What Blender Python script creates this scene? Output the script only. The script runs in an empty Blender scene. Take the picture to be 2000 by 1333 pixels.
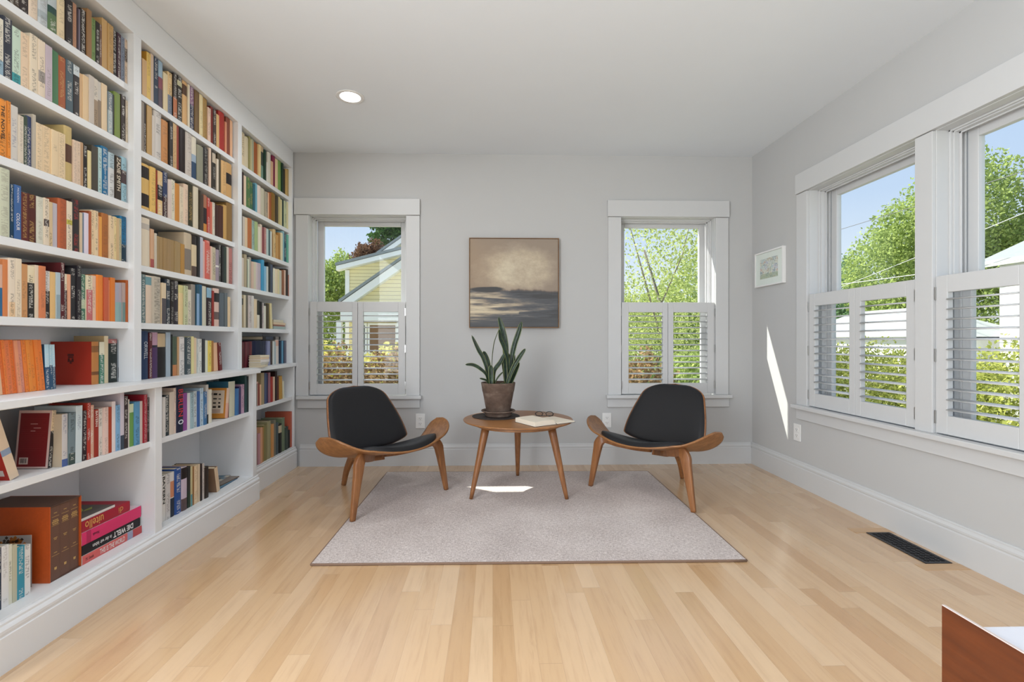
import bpy, bmesh, math, random
from mathutils import Vector, Matrix, noise

random.seed(7)
SC = bpy.context.scene
COL = SC.collection
PI = math.pi

# ------------------------------------------------------------------ camera, light, exposure
CAM_F, CAM_PSI, CAM_CX, CAM_CY = 930.0, 0.026, 986.5, 663.0
cd = bpy.data.cameras.new('camera')
cam = bpy.data.objects.new('camera', cd)
COL.objects.link(cam)
cam.location = (0, 0, 1.0)
cam.rotation_euler = (PI / 2, 0, -CAM_PSI)
cd.sensor_width = 36
cd.lens = CAM_F / 2000 * 36
cd.shift_x = (1000 - CAM_CX) / 2000
cd.shift_y = (CAM_CY - 666.5) / 2000
cd.clip_start = 0.02
cd.clip_end = 300
SC.camera = cam

SC.view_settings.view_transform = 'Standard'
SC.view_settings.look = 'None'
SC.view_settings.gamma = 1
SC.view_settings.use_curve_mapping = False
SC.view_settings.exposure = 0.0

W = bpy.data.worlds.new('sky')
SC.world = W
W.use_nodes = True
wn = W.node_tree
wn.nodes.clear()
w_out = wn.nodes.new('ShaderNodeOutputWorld')
w_bg = wn.nodes.new('ShaderNodeBackground')
w_tc = wn.nodes.new('ShaderNodeTexCoord')
w_sep = wn.nodes.new('ShaderNodeSeparateXYZ')
w_ramp = wn.nodes.new('ShaderNodeValToRGB')
wn.links.new(w_tc.outputs['Generated'], w_sep.inputs[0])
wn.links.new(w_sep.outputs['Z'], w_ramp.inputs[0])
wn.links.new(w_ramp.outputs[0], w_bg.inputs[0])
wn.links.new(w_bg.outputs[0], w_out.inputs[0])
cr = w_ramp.color_ramp
cr.elements[0].position = 0.0
cr.elements[0].color = (0.80, 0.84, 0.88, 1)
cr.elements[1].position = 1.0
cr.elements[1].color = (0.33, 0.48, 0.78, 1)
for p_, c_ in ((0.07, (0.74, 0.80, 0.88)), (0.24, (0.50, 0.62, 0.82)), (0.5, (0.40, 0.54, 0.80))):
    e_ = cr.elements.new(p_)
    e_.color = (*c_, 1)
w_bg.inputs[1].default_value = 1.2

SUN_DIR = Vector((0.725, -0.455, -1.0)).normalized()
sd = bpy.data.lights.new('sun', 'SUN')
sd.energy = 10.0
sd.angle = 0.009
sd.color = (1.0, 0.95, 0.86)
sun = bpy.data.objects.new('sun', sd)
COL.objects.link(sun)
sun.rotation_euler = SUN_DIR.to_track_quat('-Z', 'Y').to_euler()
sun.location = (-20, 12, 25)

# ------------------------------------------------------------------ room sizes
XR, YB, H = 2.092, 3.787, 2.47          # right wall, back wall, ceiling
XW = -1.80                              # left wall behind the bookcase
YREAR = -2.2                            # where the built part of the room ends, behind the camera
LAMP_W = 4.5
REAR_W = 12.0
SIDE_W = 170.0


def area(name, loc, rot, sx, sy, watts, color=(1, 1, 1)):
    l = bpy.data.lights.new(name, 'AREA')
    l.shape = 'RECTANGLE'
    l.size, l.size_y = sx, sy
    l.energy = watts
    l.color = color
    o = bpy.data.objects.new(name, l)
    COL.objects.link(o)
    o.location = loc
    o.rotation_euler = rot
    return o


# added fill lamp behind the camera, tilted up to brighten the ceiling
area('rear_fill', (0.15, YREAR - 0.2, 0.75), (PI / 2 + 0.75, 0, 0), 3.4, 1.4, REAR_W, (0.93, 0.97, 1.0))
# added fill lamp at the left wall behind the viewer, brightens the right wall
area('side_fill', (XW + 0.02, -0.75, 1.30), (PI / 2, 0, -PI / 2), 2.6, 2.0, SIDE_W, (0.93, 0.97, 1.0))


# ------------------------------------------------------------------ helpers
def ray(u, v):
    r, z = (u - CAM_CX) / CAM_F, -(v - CAM_CY) / CAM_F
    c, s = math.cos(CAM_PSI), math.sin(CAM_PSI)
    return Vector((r * c + s, c - r * s, z))


def onX(u, v, X):
    d = ray(u, v)
    return d * (X / d.x) + Vector((0, 0, 1))


def onY(u, v, Y):
    d = ray(u, v)
    return d * (Y / d.y) + Vector((0, 0, 1))


def onZ(u, v, Z):
    d = ray(u, v)
    return d * ((Z - 1) / d.z) + Vector((0, 0, 1))


def s2l(c):
    return tuple((x / 12.92 if x <= 0.04045 else ((x + 0.055) / 1.055) ** 2.4) for x in c)


def hexc(h):
    if len(h) == 3:
        h = ''.join(a * 2 for a in h)
    return s2l(tuple(int(h[i:i + 2], 16) / 255 for i in (0, 2, 4)))


class NT:
    def __init__(s, name):
        s.m = bpy.data.materials.new(name)
        s.m.use_nodes = True
        s.t = s.m.node_tree
        s.b = s.t.nodes['Principled BSDF']

    def n(s, kind, **kw):
        nd = s.t.nodes.new('ShaderNode' + kind)
        for k, v in kw.items():
            if k.startswith('i_'):
                key = k[2:]
                nd.inputs[int(key) if key.isdigit() else key.replace('_', ' ')].default_value = v
            else:
                setattr(nd, k, v)
        return nd

    def l(s, a, b):
        s.t.links.new(a, b)

    def math(s, op, a, b=None, clamp=False):
        nd = s.t.nodes.new('ShaderNodeMath')
        nd.operation = op
        nd.use_clamp = clamp
        for i, x in enumerate((a, b)):
            if x is None:
                continue
            if isinstance(x, (int, float)):
                nd.inputs[i].default_value = x
            else:
                s.l(x, nd.inputs[i])
        return nd.outputs[0]

    def mix(s, fac, a, b, blend='MIX'):
        nd = s.t.nodes.new('ShaderNodeMix')
        nd.data_type = 'RGBA'
        nd.blend_type = blend
        for i, x in ((0, fac), (6, a), (7, b)):
            if isinstance(x, (int, float)):
                nd.inputs[i].default_value = x
            elif isinstance(x, tuple):
                nd.inputs[i].default_value = (*x[:3], 1)
            else:
                s.l(x, nd.inputs[i])
        return nd.outputs[2]

    def ramp(s, fac, stops):
        nd = s.t.nodes.new('ShaderNodeValToRGB')
        els = nd.color_ramp.elements
        while len(els) < len(stops):
            els.new(0.5)
        for e, (p, c) in zip(els, stops):
            e.position = p
            e.color = (*c[:3], 1)
        s.l(fac, nd.inputs[0])
        return nd.outputs[0]

    def coords(s, kind='Object', scale=(1, 1, 1), rot=(0, 0, 0)):
        tc = s.n('TexCoord')
        mp = s.n('Mapping')
        mp.inputs['Scale'].default_value = scale
        mp.inputs['Rotation'].default_value = rot
        s.l(tc.outputs[kind], mp.inputs[0])
        return mp.outputs[0]

    def noise(s, vec, scale, detail=3, rough=0.5):
        nd = s.n('TexNoise')
        nd.inputs['Scale'].default_value = scale
        nd.inputs['Detail'].default_value = detail
        nd.inputs['Roughness'].default_value = rough
        if vec is not None:
            s.l(vec, nd.inputs['Vector'])
        return nd.outputs[0]

    def bump(s, h, strength, dist=0.002):
        nd = s.n('Bump')
        nd.inputs['Strength'].default_value = strength
        nd.inputs['Distance'].default_value = dist
        s.l(h, nd.inputs['Height'])
        s.l(nd.outputs[0], s.b.inputs['Normal'])

    def col(s, c):
        if isinstance(c, tuple):
            s.b.inputs['Base Color'].default_value = (*c[:3], 1)
        else:
            s.l(c, s.b.inputs['Base Color'])

    def set(s, rough=None, metal=None, spec=None, coat=None):
        if rough is not None:
            s.b.inputs['Roughness'].default_value = rough
        if metal is not None:
            s.b.inputs['Metallic'].default_value = metal
        if spec is not None:
            s.b.inputs['Specular IOR Level'].default_value = spec
        if coat is not None:
            s.b.inputs['Coat Weight'].default_value = coat
        return s.m


def mat_flat(name, c, rough=0.5, var=0.04, scale=30, metal=0, spec=None, bump=0):
    n = NT(name)
    f = n.noise(n.coords(), scale)
    n.col(n.mix(f, tuple(x * (1 - var) for x in c), tuple(min(1, x * (1 + var)) for x in c)))
    if bump:
        n.bump(f, bump)
    return n.set(rough, metal, spec)


def mat_wood(name, dark, light, axis='z', rough=0.4, scale=1.0, coat=0.0):
    n = NT(name)
    st = {'x': (1.2, 16, 16), 'y': (16, 1.2, 16), 'z': (16, 16, 1.2)}[axis]
    v = n.coords('Object', tuple(a * scale for a in st))
    f1 = n.noise(v, 3.0, 6, 0.62)
    f2 = n.noise(v, 14.0, 3, 0.6)
    f = n.math('ADD', n.math('MULTIPLY', f1, 0.75), n.math('MULTIPLY', f2, 0.3))
    n.col(n.ramp(f, [(0.30, dark), (0.52, tuple((a + b) / 2 for a, b in zip(dark, light))), (0.72, light)]))
    n.bump(f2, 0.06)
    return n.set(rough, coat=coat)


M = {}
M['paint'] = mat_flat('white_trim_paint', (0.58, 0.587, 0.592), 0.42, 0.01, 8)
M['casework'] = mat_flat('white_casework_paint', (0.82, 0.84, 0.86), 0.42, 0.01, 8)
M['wall'] = mat_flat('wall_paint', (0.50, 0.503, 0.503), 0.75, 0.012, 6)
M['ceiling'] = mat_flat('ceiling_paint', (0.785, 0.83, 0.875), 0.85, 0.01, 6)
M['metal'] = mat_flat('brushed_steel', (0.55, 0.55, 0.54), 0.35, 0.05, 60, 1.0)
M['black_metal'] = mat_flat('black_iron', (0.018, 0.018, 0.022), 0.45, 0.2, 60)
M['dark'] = mat_flat('painted_void_shade', (0.006, 0.006, 0.007), 0.8)  # near-black colour stands in for the shade inside slots and duct
M['plastic_white'] = mat_flat('white_plastic', (0.78, 0.78, 0.77), 0.35, 0.01)
M['walnut_x'] = mat_wood('walnut_along_x', hexc('6e4526'), hexc('ae7a4a'), 'x', 0.36)
M['walnut_y'] = mat_wood('walnut_along_y', hexc('6e4526'), hexc('ae7a4a'), 'y', 0.36)
M['walnut_z'] = mat_wood('walnut_upright', hexc('6a4024'), hexc('a26d40'), 'z', 0.38)
M['teak'] = mat_wood('reddish_wood', hexc('371403'), hexc('5a2a0d'), 'y', 0.4, 0.7)
M['oak'] = mat_wood('pale_oak', hexc('6a4a2c'), hexc('94704a'), 'x', 0.5)
n_ = NT('black_leather')
f_ = n_.noise(n_.coords(), 260, 4, 0.6)
n_.col((0.013, 0.013, 0.015))
n_.bump(f_, 0.12, 0.001)
M['leather'] = n_.set(0.46, spec=0.3)


def mat_floor():
    n = NT('maple_strip_floor')
    tc = n.n('TexCoord')
    sp = n.n('SeparateXYZ')
    n.l(tc.outputs['Object'], sp.inputs[0])
    PW = 0.072
    row = n.math('FLOOR', n.math('DIVIDE', sp.outputs['X'], PW))
    wr = n.n('TexWhiteNoise', noise_dimensions='1D')
    n.l(row, wr.inputs['W'])
    L = 0.95
    yy = n.math('ADD', n.math('DIVIDE', sp.outputs['Y'], L), n.math('MULTIPLY', wr.outputs[0], 7.3))
    pid = n.math('FLOOR', yy)
    cv = n.n('CombineXYZ')
    n.l(row, cv.inputs[0])
    n.l(pid, cv.inputs[1])
    wp = n.n('TexWhiteNoise', noise_dimensions='2D')
    n.l(cv.outputs[0], wp.inputs['Vector'])
    base = n.ramp(wp.outputs[0], [(0.0, hexc('c7a279')), (0.3, hexc('ceab83')), (0.65, hexc('d4b28c')), (0.9, hexc('d8b995')), (1.0, hexc('c49d74'))])
    # grain, shifted per plank
    mp = n.n('Mapping')
    mp.inputs['Scale'].default_value = (22, 1.6, 1)
    n.l(tc.outputs['Object'], mp.inputs[0])
    off = n.n('CombineXYZ')
    n.l(n.math('MULTIPLY', wp.outputs[0], 31.0), off.inputs[1])
    n.l(n.math('MULTIPLY', wr.outputs[0], 17.0), off.inputs[2])
    n.l(off.outputs[0], mp.inputs['Location'])
    g = n.noise(mp.outputs[0], 2.4, 6, 0.62)
    gf = n.ramp(g, [(0.28, (0.88, 0.85, 0.82)), (0.5, (1, 1, 1)), (0.75, (1.03, 1.03, 1.02))])
    c = n.mix(1.0, base, gf, 'MULTIPLY')
    # dark mineral streaks
    mk = n.noise(mp.outputs[0], 0.9, 5, 0.7)
    mk = n.ramp(mk, [(0.66, (0, 0, 0)), (0.74, (1, 1, 1))])
    c = n.mix(n.math('MULTIPLY', mk, 0.35), c, hexc('8a6238'))
    # seams
    fx = n.math('FRACT', n.math('DIVIDE', sp.outputs['X'], PW))
    ex = n.math('LESS_THAN', n.math('ABSOLUTE', n.math('SUBTRACT', fx, 0.5)), 0.492)
    fy = n.math('FRACT', yy)
    ey = n.math('LESS_THAN', n.math('ABSOLUTE', n.math('SUBTRACT', fy, 0.5)), 0.4988)
    seam = n.math('MULTIPLY', ex, ey)
    sv = n.math('ADD', n.math('MULTIPLY', seam, 0.16), 0.84)
    cs = n.n('CombineXYZ')
    for i in range(3):
        n.l(sv, cs.inputs[i])
    c = n.mix(1.0, c, cs.outputs[0], 'MULTIPLY')
    n.col(c)
    rr = n.math('ADD', 0.20, n.math('MULTIPLY', wp.outputs[0], 0.10))
    n.l(rr, n.b.inputs['Roughness'])
    n.bump(g, 0.015)
    n.b.inputs['Coat Roughness'].default_value = 0.16
    return n.set(spec=0.7, coat=0.6)


M['floor'] = mat_floor()


def mat_rug():
    n = NT('heathered_wool')
    v = n.coords('Object', (1, 1, 1))
    a = n.noise(n.coords('Object', (60, 190, 100)), 1.0, 3, 0.75)
    b = n.noise(n.coords('Object', (210, 60, 100)), 1.0, 3, 0.75)
    c = n.noise(v, 2.2, 3)
    f = n.math('ADD', n.math('MULTIPLY', n.math('ADD', a, b), 0.5), n.math('MULTIPLY', n.math('SUBTRACT', c, 0.5), 0.25))
    n.col(n.ramp(f, [(0.36, hexc('a39893')), (0.5, hexc('c9beba')), (0.64, hexc('e6deda'))]))
    n.bump(a, 0.5, 0.002)
    return n.set(0.95, spec=0.1)


M['rug'] = mat_rug()
M['rug_edge'] = mat_flat('rug_binding', hexc('7b6353'), 0.9, 0.15, 200)


def mat_book():
    n = NT('book_cloth_and_print')
    a = n.n('Attribute', attribute_name='base')
    k = n.n('Attribute', attribute_name='ink')
    uv = n.n('UVMap', uv_map='UVMap')
    sp = n.n('SeparateXYZ')
    n.l(uv.outputs[0], sp.inputs[0])
    oi = n.n('ObjectInfo')
    cv = n.n('CombineXYZ')
    n.l(n.math('MULTIPLY', sp.outputs['X'], 3.0), cv.inputs[0])
    n.l(n.math('MULTIPLY', sp.outputs['Y'], 270.0), cv.inputs[1])
    n.l(n.math('MULTIPLY', oi.outputs['Random'], 50.0), cv.inputs[2])
    g = n.noise(cv.outputs[0], 1.0, 1.5, 0.6)
    letters = n.math('GREATER_THAN', g, 0.50)
    inside = n.math('LESS_THAN', n.math('ABSOLUTE', sp.outputs['X']), 0.27)
    cv2 = n.n('CombineXYZ')
    n.l(n.math('MULTIPLY', sp.outputs['Y'], 16.0), cv2.inputs[1])
    n.l(n.math('MULTIPLY', oi.outputs['Random'], 90.0), cv2.inputs[2])
    w = n.math('GREATER_THAN', n.noise(cv2.outputs[0], 1.0, 0), 0.43)
    mask = n.math('MULTIPLY', n.math('MULTIPLY', letters, inside), n.math('MULTIPLY', w, k.outputs['Alpha']))
    n.col(n.mix(mask, a.outputs['Color'], k.outputs['Color']))
    return n.set(0.5, spec=0.35)


M['book'] = mat_book()
n_ = NT('book_pages')
f_ = n_.noise(n_.coords('Object', (10, 400, 10)), 1.0, 2)
n_.col(n_.ramp(f_, [(0.3, hexc('c9b896')), (0.7, hexc('ede2c8'))]))
M['pages'] = n_.set(0.9)


def mat_emit(name, c, strength):
    n = NT(name)
    n.col((0.9, 0.9, 0.9))
    n.b.inputs['Emission Color'].default_value = (*c, 1)
    n.b.inputs['Emission Strength'].default_value = strength
    return n.m


M['lamp'] = mat_emit('lit_diffuser', (1.0, 0.97, 0.92), 6.0)


def mat_glass():
    m = bpy.data.materials.new('window_glass')
    m.use_nodes = True
    t = m.node_tree
    t.nodes.clear()
    o = t.nodes.new('ShaderNodeOutputMaterial')
    tr = t.nodes.new('ShaderNodeBsdfTransparent')
    gl = t.nodes.new('ShaderNodeBsdfGlossy')
    gl.inputs['Roughness'].default_value = 0.02
    fr = t.nodes.new('ShaderNodeFresnel')
    fr.inputs[0].default_value = 1.35
    mx = t.nodes.new('ShaderNodeMixShader')
    tr.inputs[0].default_value = (0.97, 0.99, 0.98, 1)
    ge = t.nodes.new('ShaderNodeNewGeometry')
    iv = t.nodes.new('ShaderNodeMath')
    iv.operation = 'MULTIPLY_ADD'
    iv.inputs[1].default_value = -1
    iv.inputs[2].default_value = 1
    t.links.new(ge.outputs['Backfacing'], iv.inputs[0])
    fm = t.nodes.new('ShaderNodeMath')
    fm.operation = 'MULTIPLY'
    t.links.new(iv.outputs[0], fm.inputs[0])
    t.links.new(fr.outputs[0], fm.inputs[1])
    t.links.new(fm.outputs[0], mx.inputs[0])
    t.links.new(tr.outputs[0], mx.inputs[1])
    t.links.new(gl.outputs[0], mx.inputs[2])
    t.links.new(mx.outputs[0], o.inputs[0])
    return m


M['glass'] = mat_glass()


def mat_leaf(name, dark, light, trans=0.35):
    m = bpy.data.materials.new(name)
    m.use_nodes = True
    t = m.node_tree
    t.nodes.clear()
    o = t.nodes.new('ShaderNodeOutputMaterial')
    at = t.nodes.new('ShaderNodeAttribute')
    at.attribute_name = 'tone'
    rp = t.nodes.new('ShaderNodeValToRGB')
    rp.color_ramp.elements[0].color = (*dark, 1)
    rp.color_ramp.elements[1].color = (*light, 1)
    di = t.nodes.new('ShaderNodeBsdfDiffuse')
    tl = t.nodes.new('ShaderNodeBsdfTranslucent')
    mx = t.nodes.new('ShaderNodeMixShader')
    mx.inputs[0].default_value = trans
    t.links.new(at.outputs['Fac'], rp.inputs[0])
    t.links.new(rp.outputs[0], di.inputs[0])
    t.links.new(rp.outputs[0], tl.inputs[0])
    t.links.new(di.outputs[0], mx.inputs[1])
    t.links.new(tl.outputs[0], mx.inputs[2])
    t.links.new(mx.outputs[0], o.inputs[0])
    return m


class MB:
    """collects geometry; build() links it as ONE mesh object"""

    def __init__(s):
        s.v, s.f, s.mi, s.sm = [], [], [], []

    def add(s, vs, fs, mi=0, smooth=False):
        o = len(s.v)
        s.v += [tuple(p) for p in vs]
        for f in fs:
            s.f.append([i + o for i in f])
            s.mi.append(mi)
            s.sm.append(smooth)
        return s

    def box(s, x0, x1, y0, y1, z0, z1, mi=0):
        x0, x1 = min(x0, x1), max(x0, x1)
        y0, y1 = min(y0, y1), max(y0, y1)
        z0, z1 = min(z0, z1), max(z0, z1)
        vs = [(x, y, z) for z in (z0, z1) for y in (y0, y1) for x in (x0, x1)]
        return s.add(vs, [(0, 2, 3, 1), (4, 5, 7, 6), (0, 1, 5, 4), (2, 6, 7, 3), (0, 4, 6, 2), (1, 3, 7, 5)], mi)

    def lathe(s, prof, c=(0, 0, 0), seg=48, mi=0, smooth=True):
        """prof: (radius, z) pairs from bottom to top"""
        vs, fs = [], []
        n = len(prof)
        for r, z in prof:
            for k in range(seg):
                a = 2 * PI * k / seg
                vs.append((c[0] + r * math.cos(a), c[1] + r * math.sin(a), c[2] + z))
        for i in range(n - 1):
            for k in range(seg):
                k2 = (k + 1) % seg
                fs.append((i * seg + k, i * seg + k2, (i + 1) * seg + k2, (i + 1) * seg + k))
        s.add(vs, fs, mi, smooth)
        o = len(s.v) - len(vs)
        for i, rev in ((0, True), (n - 1, False)):
            if prof[i][0] > 1e-5:
                loop = [o + i * seg + k for k in range(seg)]
                s.f.append(loop[::-1] if rev else loop)
                s.mi.append(mi)
                s.sm.append(False)
        return s

    def sweep(s, path, sections, mi=0, smooth=True, up=(0, 0, 1), closed=False):
        """sections: list of 2-D outlines (same point count) along path, or one outline for all"""
        P = [Vector(p) for p in path]
        n = len(P)
        if not isinstance(sections[0][0], (list, tuple)):
            sections = [sections] * n
        m = len(sections[0])
        vs, fs = [], []
        for i, p in enumerate(P):
            if closed:
                t = (P[(i + 1) % n] - P[i - 1]).normalized()
            else:
                t = (P[min(i + 1, n - 1)] - P[max(i - 1, 0)]).normalized()
            u = Vector(up)
            if abs(t.dot(u)) > 0.98:
                u = Vector((0, 1, 0)) if abs(t.y) < 0.9 else Vector((1, 0, 0))
            a = u.cross(t).normalized()
            b = t.cross(a).normalized()
            for q in sections[i]:
                vs.append(p + a * q[0] + b * q[1])
        for i in range(n if closed else n - 1):
            j = (i + 1) % n
            for k in range(m):
                k2 = (k + 1) % m
                fs.append((i * m + k, i * m + k2, j * m + k2, j * m + k))
        s.add(vs, fs, mi, smooth)
        if not closed:
            o = len(s.v) - len(vs)
            s.f.append([o + k for k in range(m)][::-1])
            s.f.append([o + (n - 1) * m + k for k in range(m)])
            s.mi += [mi, mi]
            s.sm += [False, False]
        return s

    def tube(s, path, r, seg=10, mi=0, closed=False, up=(0, 0, 1)):
        rs = r if isinstance(r, (list, tuple)) else [r] * len(path)
        secs = [[(q * math.cos(2 * PI * k / seg), q * math.sin(2 * PI * k / seg)) for k in range(seg)] for q in rs]
        return s.sweep(path, secs, mi, True, up, closed)

    def grid(s, fn, nu, nv, mi=0, smooth=True):
        vs = [fn(i / nu, j / nv) for i in range(nu + 1) for j in range(nv + 1)]
        w = nv + 1
        fs = [(i * w + j, (i + 1) * w + j, (i + 1) * w + j + 1, i * w + j + 1) for i in range(nu) for j in range(nv)]
        return s.add(vs, fs, mi, smooth)

    def prism(s, poly, axis, a0, a1, mi=0):
        """poly: 2-D outline in the two other axes, extruded along axis from a0 to a1"""
        def P(p, a):
            return {'x': (a, p[0], p[1]), 'y': (p[0], a, p[1]), 'z': (p[0], p[1], a)}[axis]
        n = len(poly)
        vs = [P(p, a0) for p in poly] + [P(p, a1) for p in poly]
        fs = [(i, (i + 1) % n, n + (i + 1) % n, n + i) for i in range(n)]
        fs += [tuple(range(n))[::-1], tuple(range(n, 2 * n))]
        return s.add(vs, fs, mi)

    def build(s, name, mats, parent=None, off=None, bevel=0, recalc=True, seg=2):
        if not isinstance(mats, (list, tuple)):
            mats = [mats]
        me = bpy.data.meshes.new(name)
        o_ = Vector(off) if off is not None else (Vector(parent.location) if parent is not None and parent.get('static') else Vector((0, 0, 0)))
        me.from_pydata([tuple(Vector(p) - o_) for p in s.v], [], s.f)
        for m in mats:
            me.materials.append(m)
        me.polygons.foreach_set('material_index', s.mi)
        me.polygons.foreach_set('use_smooth', s.sm)
        if recalc:
            bm = bmesh.new()
            bm.from_mesh(me)
            bmesh.ops.recalc_face_normals(bm, faces=bm.faces)
            bm.to_mesh(me)
            bm.free()
        me.update()
        ob = bpy.data.objects.new(name, me)
        COL.objects.link(ob)
        if parent is not None:
            ob.parent = parent
        if bevel:
            md = ob.modifiers.new('edge', 'BEVEL')
            md.width = bevel
            md.segments = seg
            md.limit_method = 'ANGLE'
            md.angle_limit = math.radians(40)
        return ob


def tag(o, label, cat=None, group=None, kind=None):
    o['label'] = label
    if cat:
        o['category'] = cat
    if group:
        o['group'] = group
    if kind:
        o['kind'] = kind
    return o


def thing(name, label, cat, loc=(0, 0, 0), group=None, rz=0.0, static=True):
    o = bpy.data.objects.new(name, None)
    o.empty_display_size = 0.1
    COL.objects.link(o)
    o.location = loc
    o.rotation_euler = (0, 0, rz)
    if static:
        o['static'] = 1        # children are given in world coordinates
    return tag(o, label, cat, group)


def struct(mb, name, mats, label, **kw):
    o = mb.build(name, mats, **kw)
    return tag(o, label, kind='structure')


def copy_tree(o, parent=None):
    c = o.copy()
    COL.objects.link(c)
    if parent is not None:
        c.parent = parent
    for ch in list(o.children):
        copy_tree(ch, c)
    return c


# ------------------------------------------------------------------ room shell
WT = 0.18                                # wall thickness
WZ0, WZ1 = 0.53, 1.975                   # window openings in the back wall
BW = [(-1.442, -0.686), (1.027, 1.784)]
RZ1 = 1.985
RW = [(2.291, 3.093), (1.390, 2.192)]
JT = 0.02

struct(MB().box(-2.1, XR + WT, YREAR, YB + WT, -0.12, 0.0), 'floor', M['floor'], 'maple strip floor running towards the back wall')
struct(MB().box(-2.1, XR + WT, YREAR, YB + WT, H, H + 0.15), 'ceiling', M['ceiling'], 'plain white ceiling with one round recessed light')
struct(MB().box(-2.1, XW, YREAR, YB + WT, 0, H), 'wall_left', M['wall'], 'white left wall behind the built-in bookcase')
m = MB()
xs = [XW]
for a0, a1 in BW:
    m.box(xs[-1], a0 - JT, YB, YB + WT, 0, H)
    m.box(a0 - JT, a1 + JT, YB, YB + WT, 0, WZ0)
    m.box(a0 - JT, a1 + JT, YB, YB + WT, WZ1 + JT, H)
    xs.append(a1 + JT)
m.box(xs[-1], XR + WT, YB, YB + WT, 0, H)
struct(m, 'wall_back', M['wall'], 'back wall with two shuttered windows and a seascape painting')
m = MB()
ys = YB
for a0, a1 in RW:
    m.box(XR, XR + WT, a1 + JT, ys, 0, H)
    m.box(XR, XR + WT, a0 - JT, a1 + JT, 0, WZ0)
    m.box(XR, XR + WT, a0 - JT, a1 + JT, RZ1 + JT, H)
    ys = a0 - JT
m.box(XR, XR + WT, YREAR, ys, 0, H)
struct(m, 'wall_right', M['wall'], 'right wall with a pair of large shuttered windows')

BASE_PROF = [(0, 0), (-0.016, 0), (-0.016, 0.128), (-0.013, 0.131), (-0.013, 0.136), (-0.0155, 0.139),
             (-0.0155, 0.148), (-0.012, 0.154), (-0.009, 0.160), (-0.009, 0.166), (-0.005, 0.170), (0, 0.170)]
struct(MB().prism([(YB + a, z) for a, z in BASE_PROF], 'x', -1.512, XR - 0.0165), 'baseboard_back', M['paint'], 'white moulded baseboard along the back wall')
struct(MB().prism([(XR + a, z) for a, z in BASE_PROF], 'y', YREAR, YB), 'baseboard_right', M['paint'], 'white moulded baseboard along the right wall')


# ------------------------------------------------------------------ windows
def win_map(side):
    """(along, outward, up) -> world"""
    if side == 'back':
        return lambda a, o, z: (a, YB + o, z)
    return lambda a, o, z: (XR + o, a, z)


def wbox(mb, side, a0, a1, o0, o1, z0, z1, mi=0):
    p, q = win_map(side)(a0, o0, z0), win_map(side)(a1, o1, z1)
    return mb.box(p[0], q[0], p[1], q[1], p[2], q[2], mi)


def frame_ring(mb, side, a0, a1, z0, z1, o0, o1, wl, wr, wb, wt):
    wbox(mb, side, a0, a0 + wl, o0, o1, z0, z1)
    wbox(mb, side, a1 - wr, a1, o0, o1, z0, z1)
    wbox(mb, side, a0 + wl, a1 - wr, o0, o1, z0, z0 + wb)
    wbox(mb, side, a0 + wl, a1 - wr, o0, o1, z1 - wt, z1)
    return mb


SILL = 0.556


def window(name, side, a0, a1, z1, label, left=True, right=True):
    j = MB()
    # jamb lining with stops and tracks stepping in towards the sashes
    for s0, s1, e in ((a0 - JT, a0, 1), (a1, a1 + JT, -1)):
        wbox(j, side, s0, s1, 0.0, WT, WZ0, z1 + JT)
    wbox(j, side, a0, a1, 0.0, WT, z1, z1 + JT)
    wbox(j, side, a0, a1, 0.062, WT + 0.03, WZ0, SILL + 0.004)
    for t, o0, o1 in ((0.010, 0.058, 0.070), (0.017, 0.070, 0.094), (0.026, 0.094, 0.100), (0.013, 0.128, 0.134)):
        wbox(j, side, a0, a0 + t, o0, o1, SILL, z1)
        wbox(j, side, a1 - t, a1, o0, o1, SILL, z1)
        wbox(j, side, a0, a1, o0, o1, z1 - t * 0.8, z1)
    w = struct(j, name, M['paint'], label, bevel=0.0015)
    mid = (SILL + z1) / 2
    zs = ((mid - 0.02, z1 - 0.003, 0.136, 0.168, 0.04, 0.047), (SILL + 0.005, mid + 0.02, 0.101, 0.1275, 0.07, 0.04))
    for z0_, z1_, o0, o1, wb, wt in zs:
        f = frame_ring(MB(), side, a0 + 0.015, a1 - 0.015, z0_, z1_, o0, o1, 0.05, 0.05, wb, wt)
        sash = f.build('sash', M['paint'], w, bevel=0.003)
        g = wbox(MB(), side, a0 + 0.062, a1 - 0.062, (o0 + o1) / 2 - 0.002, (o0 + o1) / 2 + 0.002, z0_ + wb - 0.004, z1_ - wt + 0.004)
        g.build('glass_pane', M['glass'], sash)
    return w


def casing(parent, side, a0, a1, z1, l, r):
    m = MB()
    wbox(m, side, a0 - l, a0 - 0.003, -0.018, 0, SILL, z1)
    m.build('side_casing', M['paint'], parent, bevel=0.002)
    if r:
        m = MB()
        wbox(m, side, a1 + 0.003, a1 + r, -0.018, 0, SILL, z1)
        m.build('side_casing', M['paint'], parent, bevel=0.002)


def head_and_sill(parent, side, a0, a1, z1, zt, l, r):
    wbox(MB(), side, a0 - l, a1 + r, -0.025, 0, z1 + 0.003, zt).build('head_casing', M['paint'], parent, bevel=0.002)
    wbox(MB(), side, a0 - l - 0.012, a1 + r + 0.012, -0.05, 0.0, SILL - 0.026, SILL).build('window_stool', M['paint'], parent, bevel=0.004)
    wbox(MB(), side, a0 - l, a1 + r, -0.017, 0, 0.458, SILL - 0.027).build('apron', M['paint'], parent, bevel=0.002)


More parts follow.
